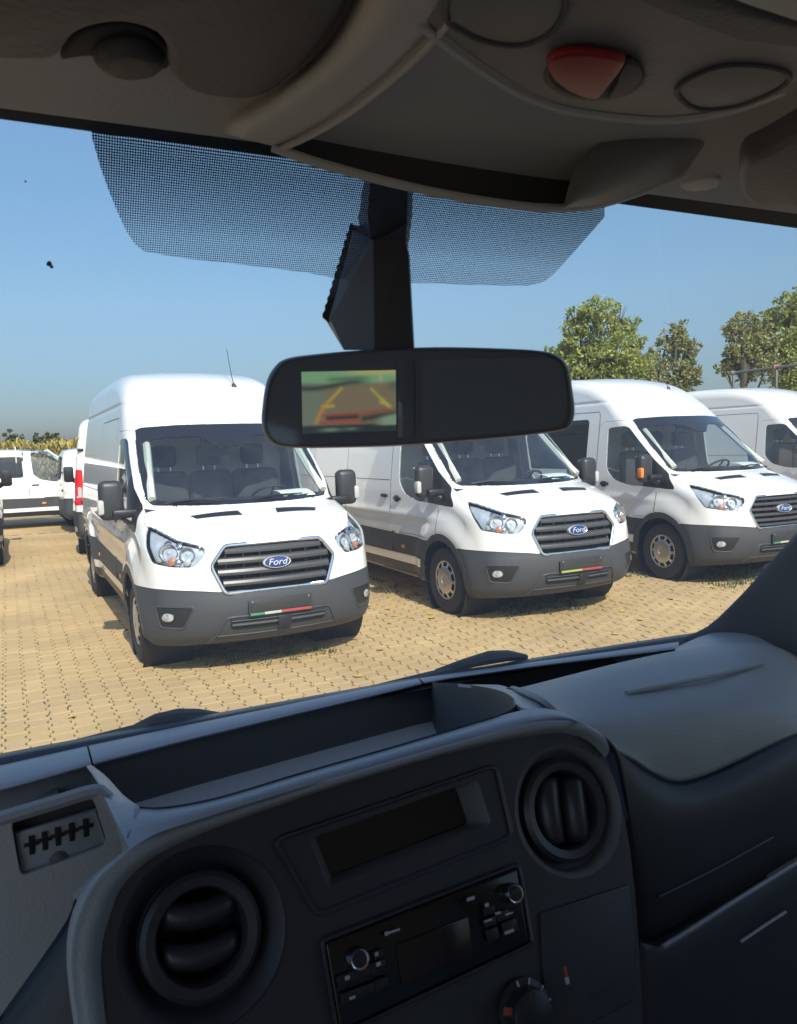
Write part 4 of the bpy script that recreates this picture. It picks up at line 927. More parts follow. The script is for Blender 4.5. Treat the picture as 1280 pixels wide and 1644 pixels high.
for (u, v, r) in ((79, 423, 4.6), (83, 428, 3), (41, 291, 1.8)):
    P_ = [hG(u+r*math.cos(a)*(1+.3*math.sin(3*a)), v+r*math.sin(a), .002) for a in np.linspace(0, 6.28, 9)[:-1]]; k = len(V); V += P_; F.append(tuple(range(k, k+8)))
o = link('insect_marks', mesh('insect_marks', V, F, VBOWL, smooth=False), wsn); o['kind'] = 'stuff'
# wiper parts lying along the lower edge outside the glass
for pts, r in (([(215, 1169), (250, 1157), (285, 1152), (318, 1150), (352, 1150)], [.005, .010, .013, .011, .006]), ([(700, 1079), (745, 1066), (785, 1056), (815, 1053), (845, 1055)], [.005, .009, .012, .010, .005])):
    m = MB(); P_ = [hG(u, v, -.028) for u, v in pts]; m.tube(P_, r, 8); w = m.build('wiper', BLACK, cab)
    m = MB(); q = [hG(pts[0][0]-260, pts[0][1]+62, -.02), hG(pts[0][0]-100, pts[0][1]+26, -.022), hG(pts[1][0], pts[1][1]+4, -.024), hG(pts[2][0], pts[2][1]+4, -.024)]; m.tube(q, .006, 6); m.build('wiper_blade', BLACK, w)

# --- header and roof
US = np.linspace(-300, 1600, 26)
rows = [[hA(u, seal(u)-dv, a) for u in US] for dv, a in ((27, .552), (36, .546), (70, .525), (150, .475), (270, .40), (430, .30), (640, .16))]
patch('roof_lining', rows, LINING, cab, n=40, sm=3, thick=.008)
dn = (0, 0, -1)
vis = [(-200, -140), (-200, 96), (-60, 98), (30, 102), (85, 100), (104, 84), (122, 62), (155, 47), (200, 42), (244, 55), (268, 84), (272, 118), (292, 142), (330, 157), (392, 163), (440, 150), (488, 112), (528, 60), (560, 5), (600, -70), (640, -140)]
plate('sun_visor', [hC(u, v, .207) for u, v in vis], VISOR, cab, .022, .006, dn, smooth_loop=3)
plate('visor_clip', [hC(u, v, .214) for u, v in ((150, 112), (165, 92), (205, 84), (245, 92), (268, 112), (255, 130), (215, 137), (175, 130))], LINDARK, cab, .03, .008, dn, smooth_loop=3)
plate('visor_pocket', [hC(u, v, .222) for u, v in ((96, 96), (120, 56), (170, 38), (230, 42), (275, 85), (270, 112), (225, 112), (160, 92))], DARK, cab, .01, .003, dn, smooth_loop=3)
LE = [(352, 212), (364, 190), (425, 152), (500, 95), (545, 40), (580, -30), (625, -130)]; RE = [(452, 238), (500, 217), (560, 181), (622, 133), (682, 78), (732, 18), (764, -42), (815, -130)]
le, re_ = resample(catmull(LE, 5), 20), resample(catmull(RE, 5), 20); rows = []
for t, c in ((0, .238), (.03, .222), (.15, .206), (.4, .198), (.65, .200), (.88, .206), (.97, .214), (1, .232)): rows.append([hC(*(le[k]*(1-t)+re_[k]*t), c) for k in range(20)])
patch('roof_rib', rows, LINING, cab, n=30, sm=3)
m = MB(); m.tube([hC(u, v, .204) for u, v in re_], .0022, 6); m.build('rib_edge_highlight', LINING, cab)  # added tube standing for the bright highlight along the rib
LIP = [(438, 236), (500, 258), (600, 286), (700, 309), (800, 326), (880, 334), (950, 330), (1020, 311), (1100, 277), (1190, 232), (1320, 168)]
PE = [(600, -40), (650, 20), (700, 60), (760, 104), (830, 147), (900, 174), (990, 188), (1080, 192), (1170, 178), (1260, 146), (1360, 100)]
lp, pe = resample(catmull(LIP, 5), 30), resample(catmull(PE, 5), 30); rows = []
for t, a in ((0, .530), (.03, .537), (.22, .548), (.45, .552), (.68, .548), (.88, .525), (1.0, .50), (1.12, .47)): rows.append([hA(*(lp[k]*(1-t)+pe[k]*t), a) for k in range(30)])
patch('overhead_shelf', rows, SHELFM, cab, n=50, sm=3, thick=.004)
m = MB(); m.tube([hA(u, v, .528) for u, v in lp], .0035, 8); m.build('shelf_lip', LINING, cab)
con = [(560, -160), (600, -40), (650, 20), (700, 58), (760, 102), (830, 145), (900, 172), (990, 186), (1080, 190), (1170, 176), (1260, 144), (1400, 80), (1400, -160)]
con = np.vstack([con[:1], catmull(con[1:-1], 4), con[-1:]])
cons = plate('overhead_console', [hC(u, v, .203) for u, v in con], LINGREY, cab, .03, .006, dn)
m = MB(); m.tube([hC(u, v, .2035) for u, v in catmull(PE[1:-1], 5)], .0026, 6); m.build('console_edge', LINING, cons)
for lpz in ([(716, 28), (722, -20), (760, -60), (860, -50), (905, -10), (905, 25), (880, 55), (835, 72), (780, 66), (740, 48)], [(1088, 152), (1100, 130), (1150, 108), (1200, 104), (1252, 112), (1268, 128), (1235, 150), (1180, 170), (1120, 174)]):
    m = MB(); q = [hC(u, v, .2022) for u, v in catmull(lpz, 4, closed=True)]; m.tube(q, .0016, 6, closed=True); m.build('speaker_rim', LINDARK, cons)
    plate('speaker_pad', [hC(u, v, .2018) for u, v in lpz], LINGREY, cons, .004, .003, dn, smooth_loop=3)
lamp = plate('reading_lamp', [hC(955+86*math.cos(a), 124+41*math.sin(a), .2020) for a in np.linspace(0, 6.283, 25)[:-1]], LINDARK, cons, .01, .003, dn)
c0 = [hC(958+76*math.cos(a), 124+35*math.sin(a), .1995) for a in np.linspace(0, 6.283, 25)[:-1]]; plate('lamp_bowl', c0, DARK, lamp, .004, .001, dn)
red = [(878, 112), (882, 98), (900, 90), (930, 87), (965, 90), (1002, 98), (1000, 112), (985, 132), (972, 148), (962, 159), (942, 160), (915, 150), (890, 132)]
plate('lamp_lens', [hC(u, v, .1965) for u, v in red], REDLENS, lamp, .004, .0025, dn, smooth_loop=3)
plate('lamp_lens', [hC(u, v, .1975) for u, v in ((1004, 104), (1025, 108), (1032, 122), (1022, 140), (1000, 152), (978, 157), (990, 138))], LINDARK, lamp, .003, .001, dn, smooth_loop=2)
plate('console_cover', [hC(u, v, .196) for u, v in ((985, -60), (1010, 0), (1090, 38), (1180, 70), (1300, 84), (1420, 84), (1420, 10), (1290, 38), (1200, 12), (1130, -15), (1100, -60))], LINDARK, cab, .01, .004, dn)
plate('grab_trim', [hC(u, v, .194) for u, v in ((1110, -60), (1140, -8), (1200, 14), (1280, 40), (1420, 60), (1420, -60))], LINING, cab, .01, .004, dn)
bul = [[(905, 333), (925, 268), (975, 222), (1050, 200), (1150, 190), (1250, 160), (1360, 105)], [(905, 333), (940, 290), (990, 252), (1070, 226), (1160, 205), (1250, 176), (1360, 120)], [(905, 333), (955, 312), (1015, 280), (1090, 246), (1175, 215), (1260, 186), (1360, 138)], [(905, 334), (960, 329), (1025, 309), (1100, 276), (1190, 231), (1280, 187), (1360, 148)]]
patch('shelf_end', [[hA(u, v, a) for u, v in r] for r, a in zip(bul, (.505, .490, .492, .522))], LINGREY, cab, n=24, sm=5)
plate('sun_visor', [hC(u, v, .197) for u, v in ((1187, 292), (1196, 266), (1235, 247), (1330, 200), (1420, 200), (1420, 350), (1300, 342), (1262, 331), (1215, 333), (1192, 316))], VISOR, cab, .02, .006, dn, smooth_loop=3)
plate('visor_clip', [hC(u, v, .215) for u, v in ((1092, 302), (1110, 292), (1140, 286), (1158, 290), (1150, 302), (1115, 308))], LINING, cab, .004, .002, dn, smooth_loop=2)
# right-hand windscreen pillar with its foot
E0 = [(1092, 1030), (1118, 1018), (1142, 1004), (1168, 980), (1200, 948), (1245, 898), (1295, 842), (1400, 728), (1540, 560)]
aa = [1.045, 1.03, 1.01, .985, .955, .92, .885, .82, .70]
rows = [[hA(u, v, a) for (u, v), a in zip(E0, aa)], [hA(u+12, v+6, a-.012) for (u, v), a in zip(E0, aa)], [hA(u+60, v+34, a-.05) for (u, v), a in zip(E0, aa)], [hA(u+170, v+70, a-.14) for (u, v), a in zip(E0, aa)]]
patch('windscreen_pillar', rows, VBOWL, cab, n=24, sm=3, thick=.01)
# rest of the cab: roof, bulkhead, floor, right door with window; left side left open so daylight brightens the cab
LB, RB = .66, -1.24
TRIMG = principled('cab_trim', (.62, .60, .57), .8)
m = MB(); m.box((-.12, (LB+RB)/2, EYE+.36), (1.50, LB-RB+.1, .05), .01); m.build('roof_panel', LINING, cab)
m = MB(); m.box((-.80, (LB+RB)/2, 1.35), (.05, LB-RB+.1, 1.75), .01); m.build('bulkhead', TRIMG, cab)
m = MB(); m.box((.15, (LB+RB)/2, .62), (1.9, LB-RB+.1, .06), .01); m.build('cab_floor', CABDARK, cab)
for s, yy in ((-1, RB),):
    m = MB(); m.box((.18, yy+s*.02, .96), (1.95, .06, .72), .01); m.box((-.62, yy+s*.02, 1.75), (.34, .06, .90), .01); m.box((-.05, yy+s*.02, 2.10), (1.2, .06, .13), .01); d = m.build('cab_door', TRIMG, cab)
    m = MB(); m.grid([[(x, yy+s*.02, z) for x in (-.45, .55)] for z in (1.32, 2.04)]); m.build('door_window', HGLASS, d)
m = MB(); m.box((1.02, (LB+RB)/2, .80), (.10, LB-RB, 1.1), .03); m.build('bulkhead', DARK, cab)
R = [[(x, -b, z-.10*(b-.3)**2) for b in np.linspace(-.60, 1.20, 16)] for x, z in ((1.13, 1.375), (1.35, 1.31), (1.60, 1.20), (1.74, 1.05), (1.78, .75), (1.76, .35))]
MB().grid(R).build('bonnet', WHITE, cab)

# ------------------------------------------------------------------ dashboard
dash = empty('dashboard', (0, 0, 0), HRZ); tag(dash, 'dark grey plastic dashboard with round air vents and a long open tray on top', 'dashboard')
FN = np.array([1, 0, -.4]); FK = .62+.4*.277
def hF(u, v, off=0.): return hN(u, v, FN, FK-off*1.077)
fn = np.array([-1, 0, .4])/1.077                                         # towards the driver
fU = np.array([.4, 0, 1])/1.077                                          # up the face
fS = np.array([0, 1, 0])
# sill under the windscreen, in three lengths with seams
top_e = [(-160, 1257), (0, 1229), (140, 1197), (300, 1163), (480, 1126), (672, 1089), (850, 1063), (1000, 1043), (1092, 1030)]
bot_e = [(-160, 1305), (0, 1270), (140, 1231), (300, 1190), (480, 1146), (680, 1098), (850, 1074), (1000, 1055), (1088, 1044)]
tb, bb = np.array(top_e, float), np.array(bot_e, float)
for (x0, x1) in ((-160, 139), (142, 671), (674, 1090)):
    rows = []
    for t, c in ((0, -.376), (.08, -.3705), (.5, -.369), (.85, -.372), (.97, -.377), (1.0, -.386)):
        rows.append([hC(u+(9*t if x1 < 1000 or u < 700 else 0), np.interp(u, tb[:, 0], tb[:, 1])*(1-t)+np.interp(u, bb[:, 0], bb[:, 1])*t, c) for u in np.linspace(x0, x1, 20)])
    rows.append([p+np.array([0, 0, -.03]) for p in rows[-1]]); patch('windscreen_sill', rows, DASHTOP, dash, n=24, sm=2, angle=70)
m = MB(); m.grid([[(a, -b, EYE-.50) for b in np.linspace(-.62, 1.22, 4)] for a in (.76, 1.09)]); m.grid([[(1.065-.05*(b-.3)**2, -b, z) for b in np.linspace(-.62, 1.22, 12)] for z in (EYE-.376, EYE-.50)]); m.build('dash_base', CABDARK, dash, recalc=False)
# open tray
LIPT = [(145, 1232, -.352), (166, 1247, -.335), (190, 1271, -.300), (213, 1290, -.280), (240, 1296, -.277), (290, 1292, -.277), (360, 1277, -.277), (480, 1241, -.277), (600, 1207, -.277), (700, 1178, -.277), (760, 1160, -.277), (806, 1146, -.278), (828, 1133, -.284), (822, 1119, -.298), (795, 1107, -.318), (745, 1098, -.340), (700, 1096, -.356)]
lip = catmull(np.array([hC(u, v, c) for u, v, c in LIPT]), 5); bk = np.array([hC(u, np.interp(u, bb[:, 0], bb[:, 1])-2, -.374) for u in np.linspace(692, 152, 16)]); loop = np.vstack([lip, bk]); n_ = len(loop)
cen = loop.mean(0); fl = loop.copy(); fl[:, :2] = cen[:2]+(fl[:, :2]-cen[:2])*np.array([.96, .985]); fl[:, 2] = EYE-.432; md = fl.copy(); md[:, 2] = EYE-.422; fl[:, :2] = cen[:2]+(fl[:, :2]-cen[:2])*.985
inn = loop.copy(); inn[:, :2] = cen[:2]+(inn[:, :2]-cen[:2])*.994; inn[:, 2] -= .006
fl[:, 0] = np.maximum(fl[:, 0], .735); md[:, 0] = np.maximum(md[:, 0], .725)
m = MB(); m.grid([loop, inn, md, fl], closed=True); m.build('tray_wall', TRAYW, dash, angle=60)
m = MB(); m.add(fl, [tuple(range(n_))]); m.build('tray_mat', TRAYM, dash, recalc=False)
for k in range(7):
    q = [hC(u, v, -.4305) for u, v in ((330+k*70, 1268-k*20), (352+k*70, 1252-k*20))]
# rim between tray and fascia
A = [(167, 1279), (190, 1289), (212, 1292), (240, 1298), (290, 1293), (360, 1278), (480, 1242), (600, 1208), (700, 1179), (760, 1161), (812, 1147), (850, 1138), (880, 1138), (905, 1143)]
Bc = [(112, 1440), (140, 1412), (185, 1372), (235, 1346), (290, 1325), (360, 1303), (480, 1266), (600, 1231), (700, 1202), (780, 1180), (850, 1162), (900, 1157), (940, 1163), (970, 1182)]
FT = [(178, 1470), (192, 1432), (225, 1393), (265, 1366), (310, 1345), (380, 1318), (500, 1276), (610, 1242), (700, 1216), (790, 1194), (860, 1181), (905, 1178), (945, 1190), (972, 1218)]
B2 = [(208, 1364), (245, 1341), (290, 1325)]+Bc[5:]
ra, rb = [resample(catmull(x, 5), 30) for x in (A, B2)]
patch('dash_rim', [[hC(*p, -.279) for p in ra], [hC(*(ra[k]*.5+rb[k]*.5), -.2775) for k in range(30)], [hC(*p, -.281) for p in rb]], DASHTOP, dash, n=50, sm=4)
LIMB0 = [(146, 1800), (128, 1700), (112, 1590), (109, 1525), (120, 1470), (150, 1414)]; LIMB1 = [(196, 1800), (180, 1700), (165, 1590), (163, 1535), (170, 1490)]
rb, rc = resample(catmull(LIMB0+[(206, 1365), (245, 1341), (290, 1325)]+Bc[5:], 5), 60), resample(catmull(LIMB1+FT, 5), 60)
off0 = np.interp(rb[:, 0]+0*rb[:, 1], [100, 140, 206], [.004, .010, .0125]); off0[:14] = np.linspace(.0, off0[14], 14)
pb = np.array([hF(*p, o_) for p, o_ in zip(rb, off0)]); pk = np.array([p-np.array([-.01, 0, .03]) for p in pb]); pc = np.array([hF(*p) for p in rc]); top_ = np.clip((np.arange(60)-16)/8, 0, 1)[:, None]
pk = pb-fn*.03*(1-top_)-fn*.001
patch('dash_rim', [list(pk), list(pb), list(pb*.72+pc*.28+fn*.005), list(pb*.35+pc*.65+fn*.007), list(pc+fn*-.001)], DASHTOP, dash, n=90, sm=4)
# fascia plate with true openings
FO = [(178, 1470), (192, 1432), (225, 1393), (265, 1366), (310, 1345), (380, 1318), (500, 1276), (610, 1242), (700, 1216), (790, 1194), (860, 1181), (905, 1178), (945, 1190), (972, 1218), (992, 1268), (1006, 1330), (1016, 1400), (1024, 1490), (1030, 1600), (1036, 1800), (190, 1800), (172, 1644), (166, 1550)]
def st(p): q = np.asarray(p)-hF(640, 1400); return np.array([-q[1], q@fU])          # s to the right, t up the face
def unst(s, t, o_=0.): return hF(640, 1400)-fS*s+fU*t+fn*o_
def fit_circle(u, v, r): c = st(hF(u, v)); return [tuple(c+r*np.array([math.cos(a), math.sin(a)])) for a in np.linspace(0, 2*math.pi, 49)[:-1]]
VENTS = [(327, 1505, .0640), (915, 1300, .0605)]
fo = [tuple(st(hF(u, v))) for u, v in np.vstack([catmull(FO[:19], 4), FO[19:]])]
DISP = rounded([(497, 1346), (766, 1250), (790, 1324), (527, 1428)], 10, 4); RAD = rounded([(522, 1513), (832, 1392), (852, 1513), (546, 1658)], 8, 3)
holes = [[tuple(st(hF(u, v))) for u, v in DISP], [tuple(st(hF(u, v))) for u, v in RAD]]+[fit_circle(*v) for v in VENTS]
bm = bmesh.new(); edges = []
for lp_ in [fo]+holes:
    vs = [bm.verts.new((x, y, 0)) for x, y in lp_]; edges += [bm.edges.new((vs[i], vs[(i+1) % len(vs)])) for i in range(len(vs))]
bmesh.ops.triangle_fill(bm, use_beauty=True, use_dissolve=False, edges=edges, normal=(0, 0, 1)); bm.verts.index_update()
V = [unst(v.co.x, v.co.y) for v in bm.verts]; F = [[v.index for v in f.verts] for f in bm.faces]; bm.free()
for lp_ in [fo]+holes[:2]:                                               # edge walls
    k = len(V); n_ = len(lp_); V += [unst(x, y) for x, y in lp_]+[unst(x, y, -.02) for x, y in lp_]; F += [(k+i, k+(i+1) % n_, k+n_+(i+1) % n_, k+n_+i) for i in range(n_)]
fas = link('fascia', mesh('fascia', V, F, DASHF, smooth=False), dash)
def fbox(name, u, v, w, h, d, mat, parent, off=0., r=.002):
    c = hF(u, v, off); m = MB(); rot = Matrix((tuple(fn), tuple(-fS), tuple(fU))).transposed(); m.box(tuple(c), (d, w, h), r, rot=rot.to_3x3()); return m.build(name, mat, parent)
def vent(u, v, r, ang, r1):
    c = hF(u, v); e = None; m = MB(); m.lathe([(r+.0015, .0), (r, .0015), (r-.004, -.002), (r1+.006, -.016), (r1+.001, -.019)], c, fn, 48); e = m.build('air_vent', DASHF if u < 600 else VBOWL, dash)  # right bowl gets a paler plastic in place of light falling in
    m = MB(); m.lathe([(r1, -.022), (r1, -.006), (r1-.004, -.003), (r1-.011, -.005), (r1-.013, -.010), (r1-.0135, -.05), (0, -.052)], c, fn, 48); m.build('vent_ring', VENTP, e)
    ri = r1-.014; ax = fS*math.cos(ang)+fU*math.sin(ang); up = np.cross(fn, ax)
    for k in ((-1, 1)):
        o_ = c+up*k*ri*.45; half = math.sqrt(ri**2-(ri*.45)**2)*.98; rows = []
        for (h, d) in ((-.013, -.020), (-.010, -.008), (-.003, -.004), (.004, -.006), (.009, -.014), (.010, -.028)):
            rows.append([o_+ax*s*half+up*(h+(.005 if k > 0 else .005)*(s*s-.4)*-1)+fn*(d-.006*s*s) for s in np.linspace(-1, 1, 11)])
        m = MB(); m.grid(rows); b = m.build('vent_blade', VENTP, e, angle=60)
        md = b.modifiers.new('thickness', 'SOLIDIFY'); md.thickness = .002
    return e
vent(*VENTS[0], math.radians(4), .0465); vent(*VENTS[1], math.radians(99), .0480)
# display recess
outl = rounded([(440, 1349), (797, 1228), (824, 1344), (510, 1470)], 16, 5)
m = MB(); m.tube([hF(u, v, .0012) for u, v in outl], .0022, 6, closed=True); dp = m.build('display_surround', VENTP, dash)
m = MB(); o_ = np.array([hF(u, v, 0) for u, v in DISP]); c = o_.mean(0); i1 = c+(o_-c)*np.array([.86, .86, .80])+fn*-.024; m.grid([o_, c+(o_-c)*.985+fn*-.002, i1], closed=True); m.build('display_bezel', VBOWL, dp, angle=30)
m = MB(); m.add(c+(o_-c)*.97+fn*-.0245, [tuple(range(len(o_)))]); m.build('display_glass', GLOSSB, dp, recalc=False)
# radio
rd = plate('radio', [hF(u, v, .004) for u, v in RAD], GLOSSB, dash, .02, .0025, fn)
m = MB(); m.tube([hF(u, v, .0035) for u, v in rounded([(517, 1511), (834, 1387), (857, 1515), (543, 1664)], 8, 3)], .0017, 6, closed=True); m.build('radio_frame', VENTP, rd)
for (u, v) in ((571, 1537), (819, 1433)):
    c = hF(u, v, .004); m = MB(); m.lathe([(.0085, 0), (.0085, .009), (.0075, .011), (.0060, .0105)], c, fn, 24); k = m.build('knob', CHROME, rd)
    m = MB(); m.lathe([(.0060, .0105), (.0055, .012), (0, .0125)], c, fn, 20); m.build('knob_cap', BLACK, k)
RDISP = principled('radio_display', (.012, .004, .005), .2); MARK = principled('button_print', (.42, .42, .45), .5)
plate('radio_display', [hF(u, v, .0062) for u, v in ((636, 1517), (752, 1472), (760, 1535), (646, 1582))], RDISP, rd, .002, .0008, fn)
for (u, v, w, h) in ((556, 1572, .016, .009), (580, 1562, .014, .009), (604, 1553, .012, .009), (562, 1600, .016, .009), (588, 1590, .014, .009), (612, 1580, .012, .009), (606, 1533, .009, .007), (610, 1549, .009, .007), (785, 1462, .012, .007), (806, 1470, .014, .008), (786, 1480, .012, .007), (818, 1488, .016, .011), (790, 1500, .012, .010)):
    b = fbox('button', u, v, w, h, .004, BLACK, rd, .0065, .0012)
for (u, v, w, h) in ((630, 1496, .014, .0018), (621, 1499, .003, .003), (756, 1443, .008, .0028), (605, 1532, .003, .003), (608, 1548, .004, .003), (782, 1453, .004, .003), (800, 1466, .006, .002), (784, 1478, .008, .0016), (818, 1467, .008, .0016), (818, 1496, .010, .0025), (558, 1570, .004, .003), (566, 1602, .005, .002)):
    fbox('print_mark', u, v, w, h, .0008, MARK, rd, .0088, .0003)
# heater knob, small toggle, ash tray cover
c = hF(838, 1622, .0); m = MB(); m.lathe([(.026, 0), (.026, .006), (.021, .008), (.019, .020), (.016, .022), (0, .022)], c, fn, 28); kn = m.build('heater_knob', BLACK, dash)
a0 = c+fn*.0225; 
for (q, mt, w, h) in ((2.75, PRED, .014, .006), (1.7, MARK, .005, .0016), (1.2, MARK, .005, .0016), (.6, MARK, .005, .0016), (.1, MARK, .005, .0016), (-.5, MARK, .004, .0016), (-1.1, MARK, .004, .0016)):
    p = c+fn*(.0085 if mt is MARK else .015)+(-fS*math.cos(q)+fU*math.sin(q))*(.0235 if mt is MARK else .020); rot = (Matrix((tuple(fn), tuple(-fS), tuple(fU))).transposed()).to_3x3() @ Matrix.Rotation(q, 3, 'X'); m = MB(); m.box(tuple(p), (.002, w, h), .0004, rot=rot); m.build('knob_mark', mt, kn)
fbox('toggle', 907, 1562, .0035, .011, .005, PRED, dash, .002, .001); fbox('toggle', 909, 1574, .004, .006, .006, MARK, dash, .002, .001)
plate('ashtray_cover', [hF(u, v, .003) for u, v in ((868, 1466), (1012, 1420), (1022, 1560), (1016, 1610), (880, 1680))], DASHF, dash, .006, .002, fn)
m = MB(); m.tube([hF(u, v, .003) for u, v in ((950, 1602), (986, 1578))], .0014, 6); m.build('ashtray_handle', VENTP, dash)

# instrument hood at lower left with its small slotted plate
HN_, HK = np.array([1, 0, -.15]), .75
def hH(u, v, off=0.): return hN(u, v, HN_, HK-off*1.011)
hn = np.array([-1, 0, .15])/1.011
hood_l = [(-160, 1368), (0, 1315), (80, 1291), (148, 1271), (164, 1276), (180, 1293), (196, 1324), (206, 1362), (196, 1378), (150, 1412), (122, 1440), (108, 1476), (60, 1548), (0, 1632), (-160, 1860)]
REC = [(18, 1322), (26, 1316), (142, 1281), (152, 1284), (172, 1354), (168, 1360), (38, 1406), (30, 1402)]
bm = bmesh.new(); edges = []
def st2(p): q = np.asarray(p); return (-q[1], q[2])
hl = catmull(np.array([st2(hH(u, v)) for u, v in hood_l]), 3, closed=True); rl = rounded([st2(hH(u, v)) for u, v in ((17, 1318), (149, 1279), (173, 1357), (33, 1408))], .006, 3)
for lp_ in (hl, rl):
    vs = [bm.verts.new((x, y, 0)) for x, y in lp_]; edges += [bm.edges.new((vs[i], vs[(i+1) % len(vs)])) for i in range(len(vs))]
bmesh.ops.triangle_fill(bm, use_beauty=True, use_dissolve=False, edges=edges, normal=(0, 0, 1)); bm.verts.index_update()
def un2(x, y, o_=0.): return np.array([HK+.15*(y-EYE), -x, y])+hn*o_
V = [un2(v.co.x, v.co.y) for v in bm.verts]; F = [[v.index for v in f.verts] for f in bm.faces]; bm.free()
k = len(V); n_ = len(rl); V += [un2(x, y) for x, y in rl]+[un2(x, y, -.022) for x, y in rl]; F += [(k+i, k+(i+1) % n_, k+n_+(i+1) % n_, k+n_+i) for i in range(n_)]
ih = link('instrument_hood', mesh('instrument_hood', V, F, DASHG, smooth=False), dash)
m = MB(); m.tube([hH(u, v, -.004) for u, v in catmull(hood_l[1:11], 4)], .0065, 8); m.build('hood_edge', DASHTOP, ih)
pl_ = [(24, 1338), (154, 1300), (171, 1354), (33, 1404)]
plate('pocket_back', [hH(u, v, -.022) for u, v in ((8, 1308), (160, 1268), (184, 1362), (26, 1420))], LINDARK, ih, .004, .001, hn)
sp_ = plate('slotted_plate', [hH(u, v, -.006) for u, v in pl_], DASHTOP, ih, .006, .002, hn)
for (u, v) in ((51, 1357), (72, 1350), (93, 1343), (115, 1336), (138, 1329)):
    c = hH(u, v, -.0055); m = MB(); m.box(tuple(c), (.002, .0045, .016), .0005); m.box(tuple(c+np.array([0, 0, .001])), (.002, .012, .0030), .0005); m.build('slot', DARK, sp_)
m = MB(); m.lathe([(.008, 0), (.005, .002), (0, .0025)], hH(95, 1381, -.006), hn, 12); m.build('thumb_notch', LINDARK, sp_)
# lower left cladding under the hood, divider shapes inside the left gap
patch('column_shroud', [[hA(u, v, a) for u, v in pts] for pts, a in (([(-160, 1862), (0, 1640), (62, 1556), (112, 1484), (128, 1440)], .715), ([(-160, 1900), (0, 1668), (72, 1580), (122, 1500), (134, 1470)], .69), ([(-160, 2000), (30, 1800), (100, 1700), (136, 1600), (150, 1560)], .66))], DASHF, dash, n=20, sm=4)
m = MB(); q = [hC(u, v, -.40) for u, v in ((30, 1300), (92, 1262), (98, 1290), (40, 1312))]; m.prism(q, (0, 0, -.05)); m.build('duct', DASHTOP, dash)
rows = [[hC(u, v, c) for u, v, c in pts] for pts in ([(140, 1233, -.358), (160, 1262, -.318), (186, 1312, -.284), (206, 1350, -.281)], [(147, 1230, -.353), (172, 1250, -.322), (200, 1280, -.288), (225, 1298, -.278)])]
patch('tray_divider', rows, DASHTOP, dash, n=12, sm=3, thick=.004)
# passenger side: airbag pad and lower dash
SH0 = [(735, 1098, -.343), (770, 1102, -.330), (800, 1108, -.316), (822, 1119, -.298), (830, 1133, -.284), (852, 1140, -.2795), (900, 1150, -.2795)]
SH1 = [(775, 1100, .955), (797, 1099, .92), (818, 1104, .872), (844, 1112, .785), (868, 1124, .722), (884, 1139, .695), (903, 1160, .678)]
s0 = resample(catmull(np.array([hC(*p) for p in SH0]), 5), 16); s1 = resample(catmull(np.array([hA(*p) for p in SH1]), 5), 16)
MB().grid([s0+np.array([0, 0, -.004]), s0*.97+s1*.03, s0*.6+s1*.4, s0*.2+s1*.8, s1, s1+np.array([.0, -.004, -.02])]).build('tray_shoulder', DASHTOP, dash, recalc=False)
AP = [([(815, 1112), (850, 1104), (920, 1086), (1000, 1066), (1080, 1049), (1150, 1039), (1200, 1034), (1245, 1040), (1290, 1062), (1340, 1096)], .90),
      ([(822, 1105), (862, 1110), (930, 1092), (1005, 1075), (1085, 1060), (1155, 1050), (1205, 1046), (1250, 1056), (1295, 1082), (1342, 1116)], .835),
      ([(838, 1110), (885, 1126), (945, 1122), (1015, 1112), (1090, 1098), (1160, 1088), (1212, 1084), (1256, 1094), (1300, 1112), (1345, 1136)], .755),
      ([(866, 1122), (905, 1146), (960, 1160), (1025, 1160), (1095, 1146), (1165, 1132), (1220, 1126), (1260, 1130), (1303, 1140), (1348, 1156)], .700),
      ([(882, 1136), (930, 1168), (985, 1200), (1035, 1206), (1100, 1194), (1170, 1174), (1224, 1160), (1265, 1158), (1306, 1162), (1350, 1168)], .682),
      ([(893, 1154), (960, 1180), (1010, 1215), (1052, 1243), (1092, 1254), (1150, 1236), (1215, 1206), (1262, 1184), (1308, 1168), (1352, 1160)], .675)]
patch('airbag_cover', [[hA(u, v, a) for u, v in pts] for pts, a in AP], DASHPAD, dash, n=40, sm=5, thick=.006)
m = MB(); q = catmull([hA(u, v, a) for u, v, a in ((1006, 1113, .748), (1060, 1102, .745), (1130, 1088, .745), (1190, 1074, .760), (1224, 1064, .780))], 5); m.tube(q, .0035, 6); m.build('pad_ridge', DASHPAD, dash)
m = MB(); m.tube([hA(u, v, a-.006) for u, v, a in ((815, 1106, .86), (842, 1113, .775), (868, 1126, .712), (886, 1142, .69), (895, 1156, .68))], .0022, 6); m.build('pad_seam', DARK, dash)
LO = [([(950, 1172), (1000, 1216), (1045, 1248), (1090, 1262), (1150, 1244), (1215, 1213), (1262, 1190), (1310, 1172), (1380, 1145)], .668), ([(985, 1200), (1015, 1250), (1058, 1280), (1105, 1286), (1160, 1270), (1220, 1240), (1265, 1218), (1312, 1198), (1380, 1168)], .652),
      ([(1000, 1260), (1020, 1310), (1062, 1330), (1110, 1330), (1165, 1312), (1222, 1285), (1268, 1262), (1314, 1240), (1380, 1210)], .645), ([(1012, 1330), (1026, 1380), (1064, 1395), (1112, 1382), (1166, 1358), (1224, 1328), (1270, 1304), (1316, 1282), (1380, 1250)], .645),
      ([(1020, 1420), (1030, 1440), (1064, 1438), (1114, 1414), (1168, 1386), (1226, 1354), (1272, 1330), (1318, 1306), (1380, 1275)], .65), ([(1024, 1500), (1036, 1510), (1066, 1500), (1116, 1472), (1170, 1440), (1228, 1404), (1274, 1376), (1320, 1350), (1380, 1315)], .668)]
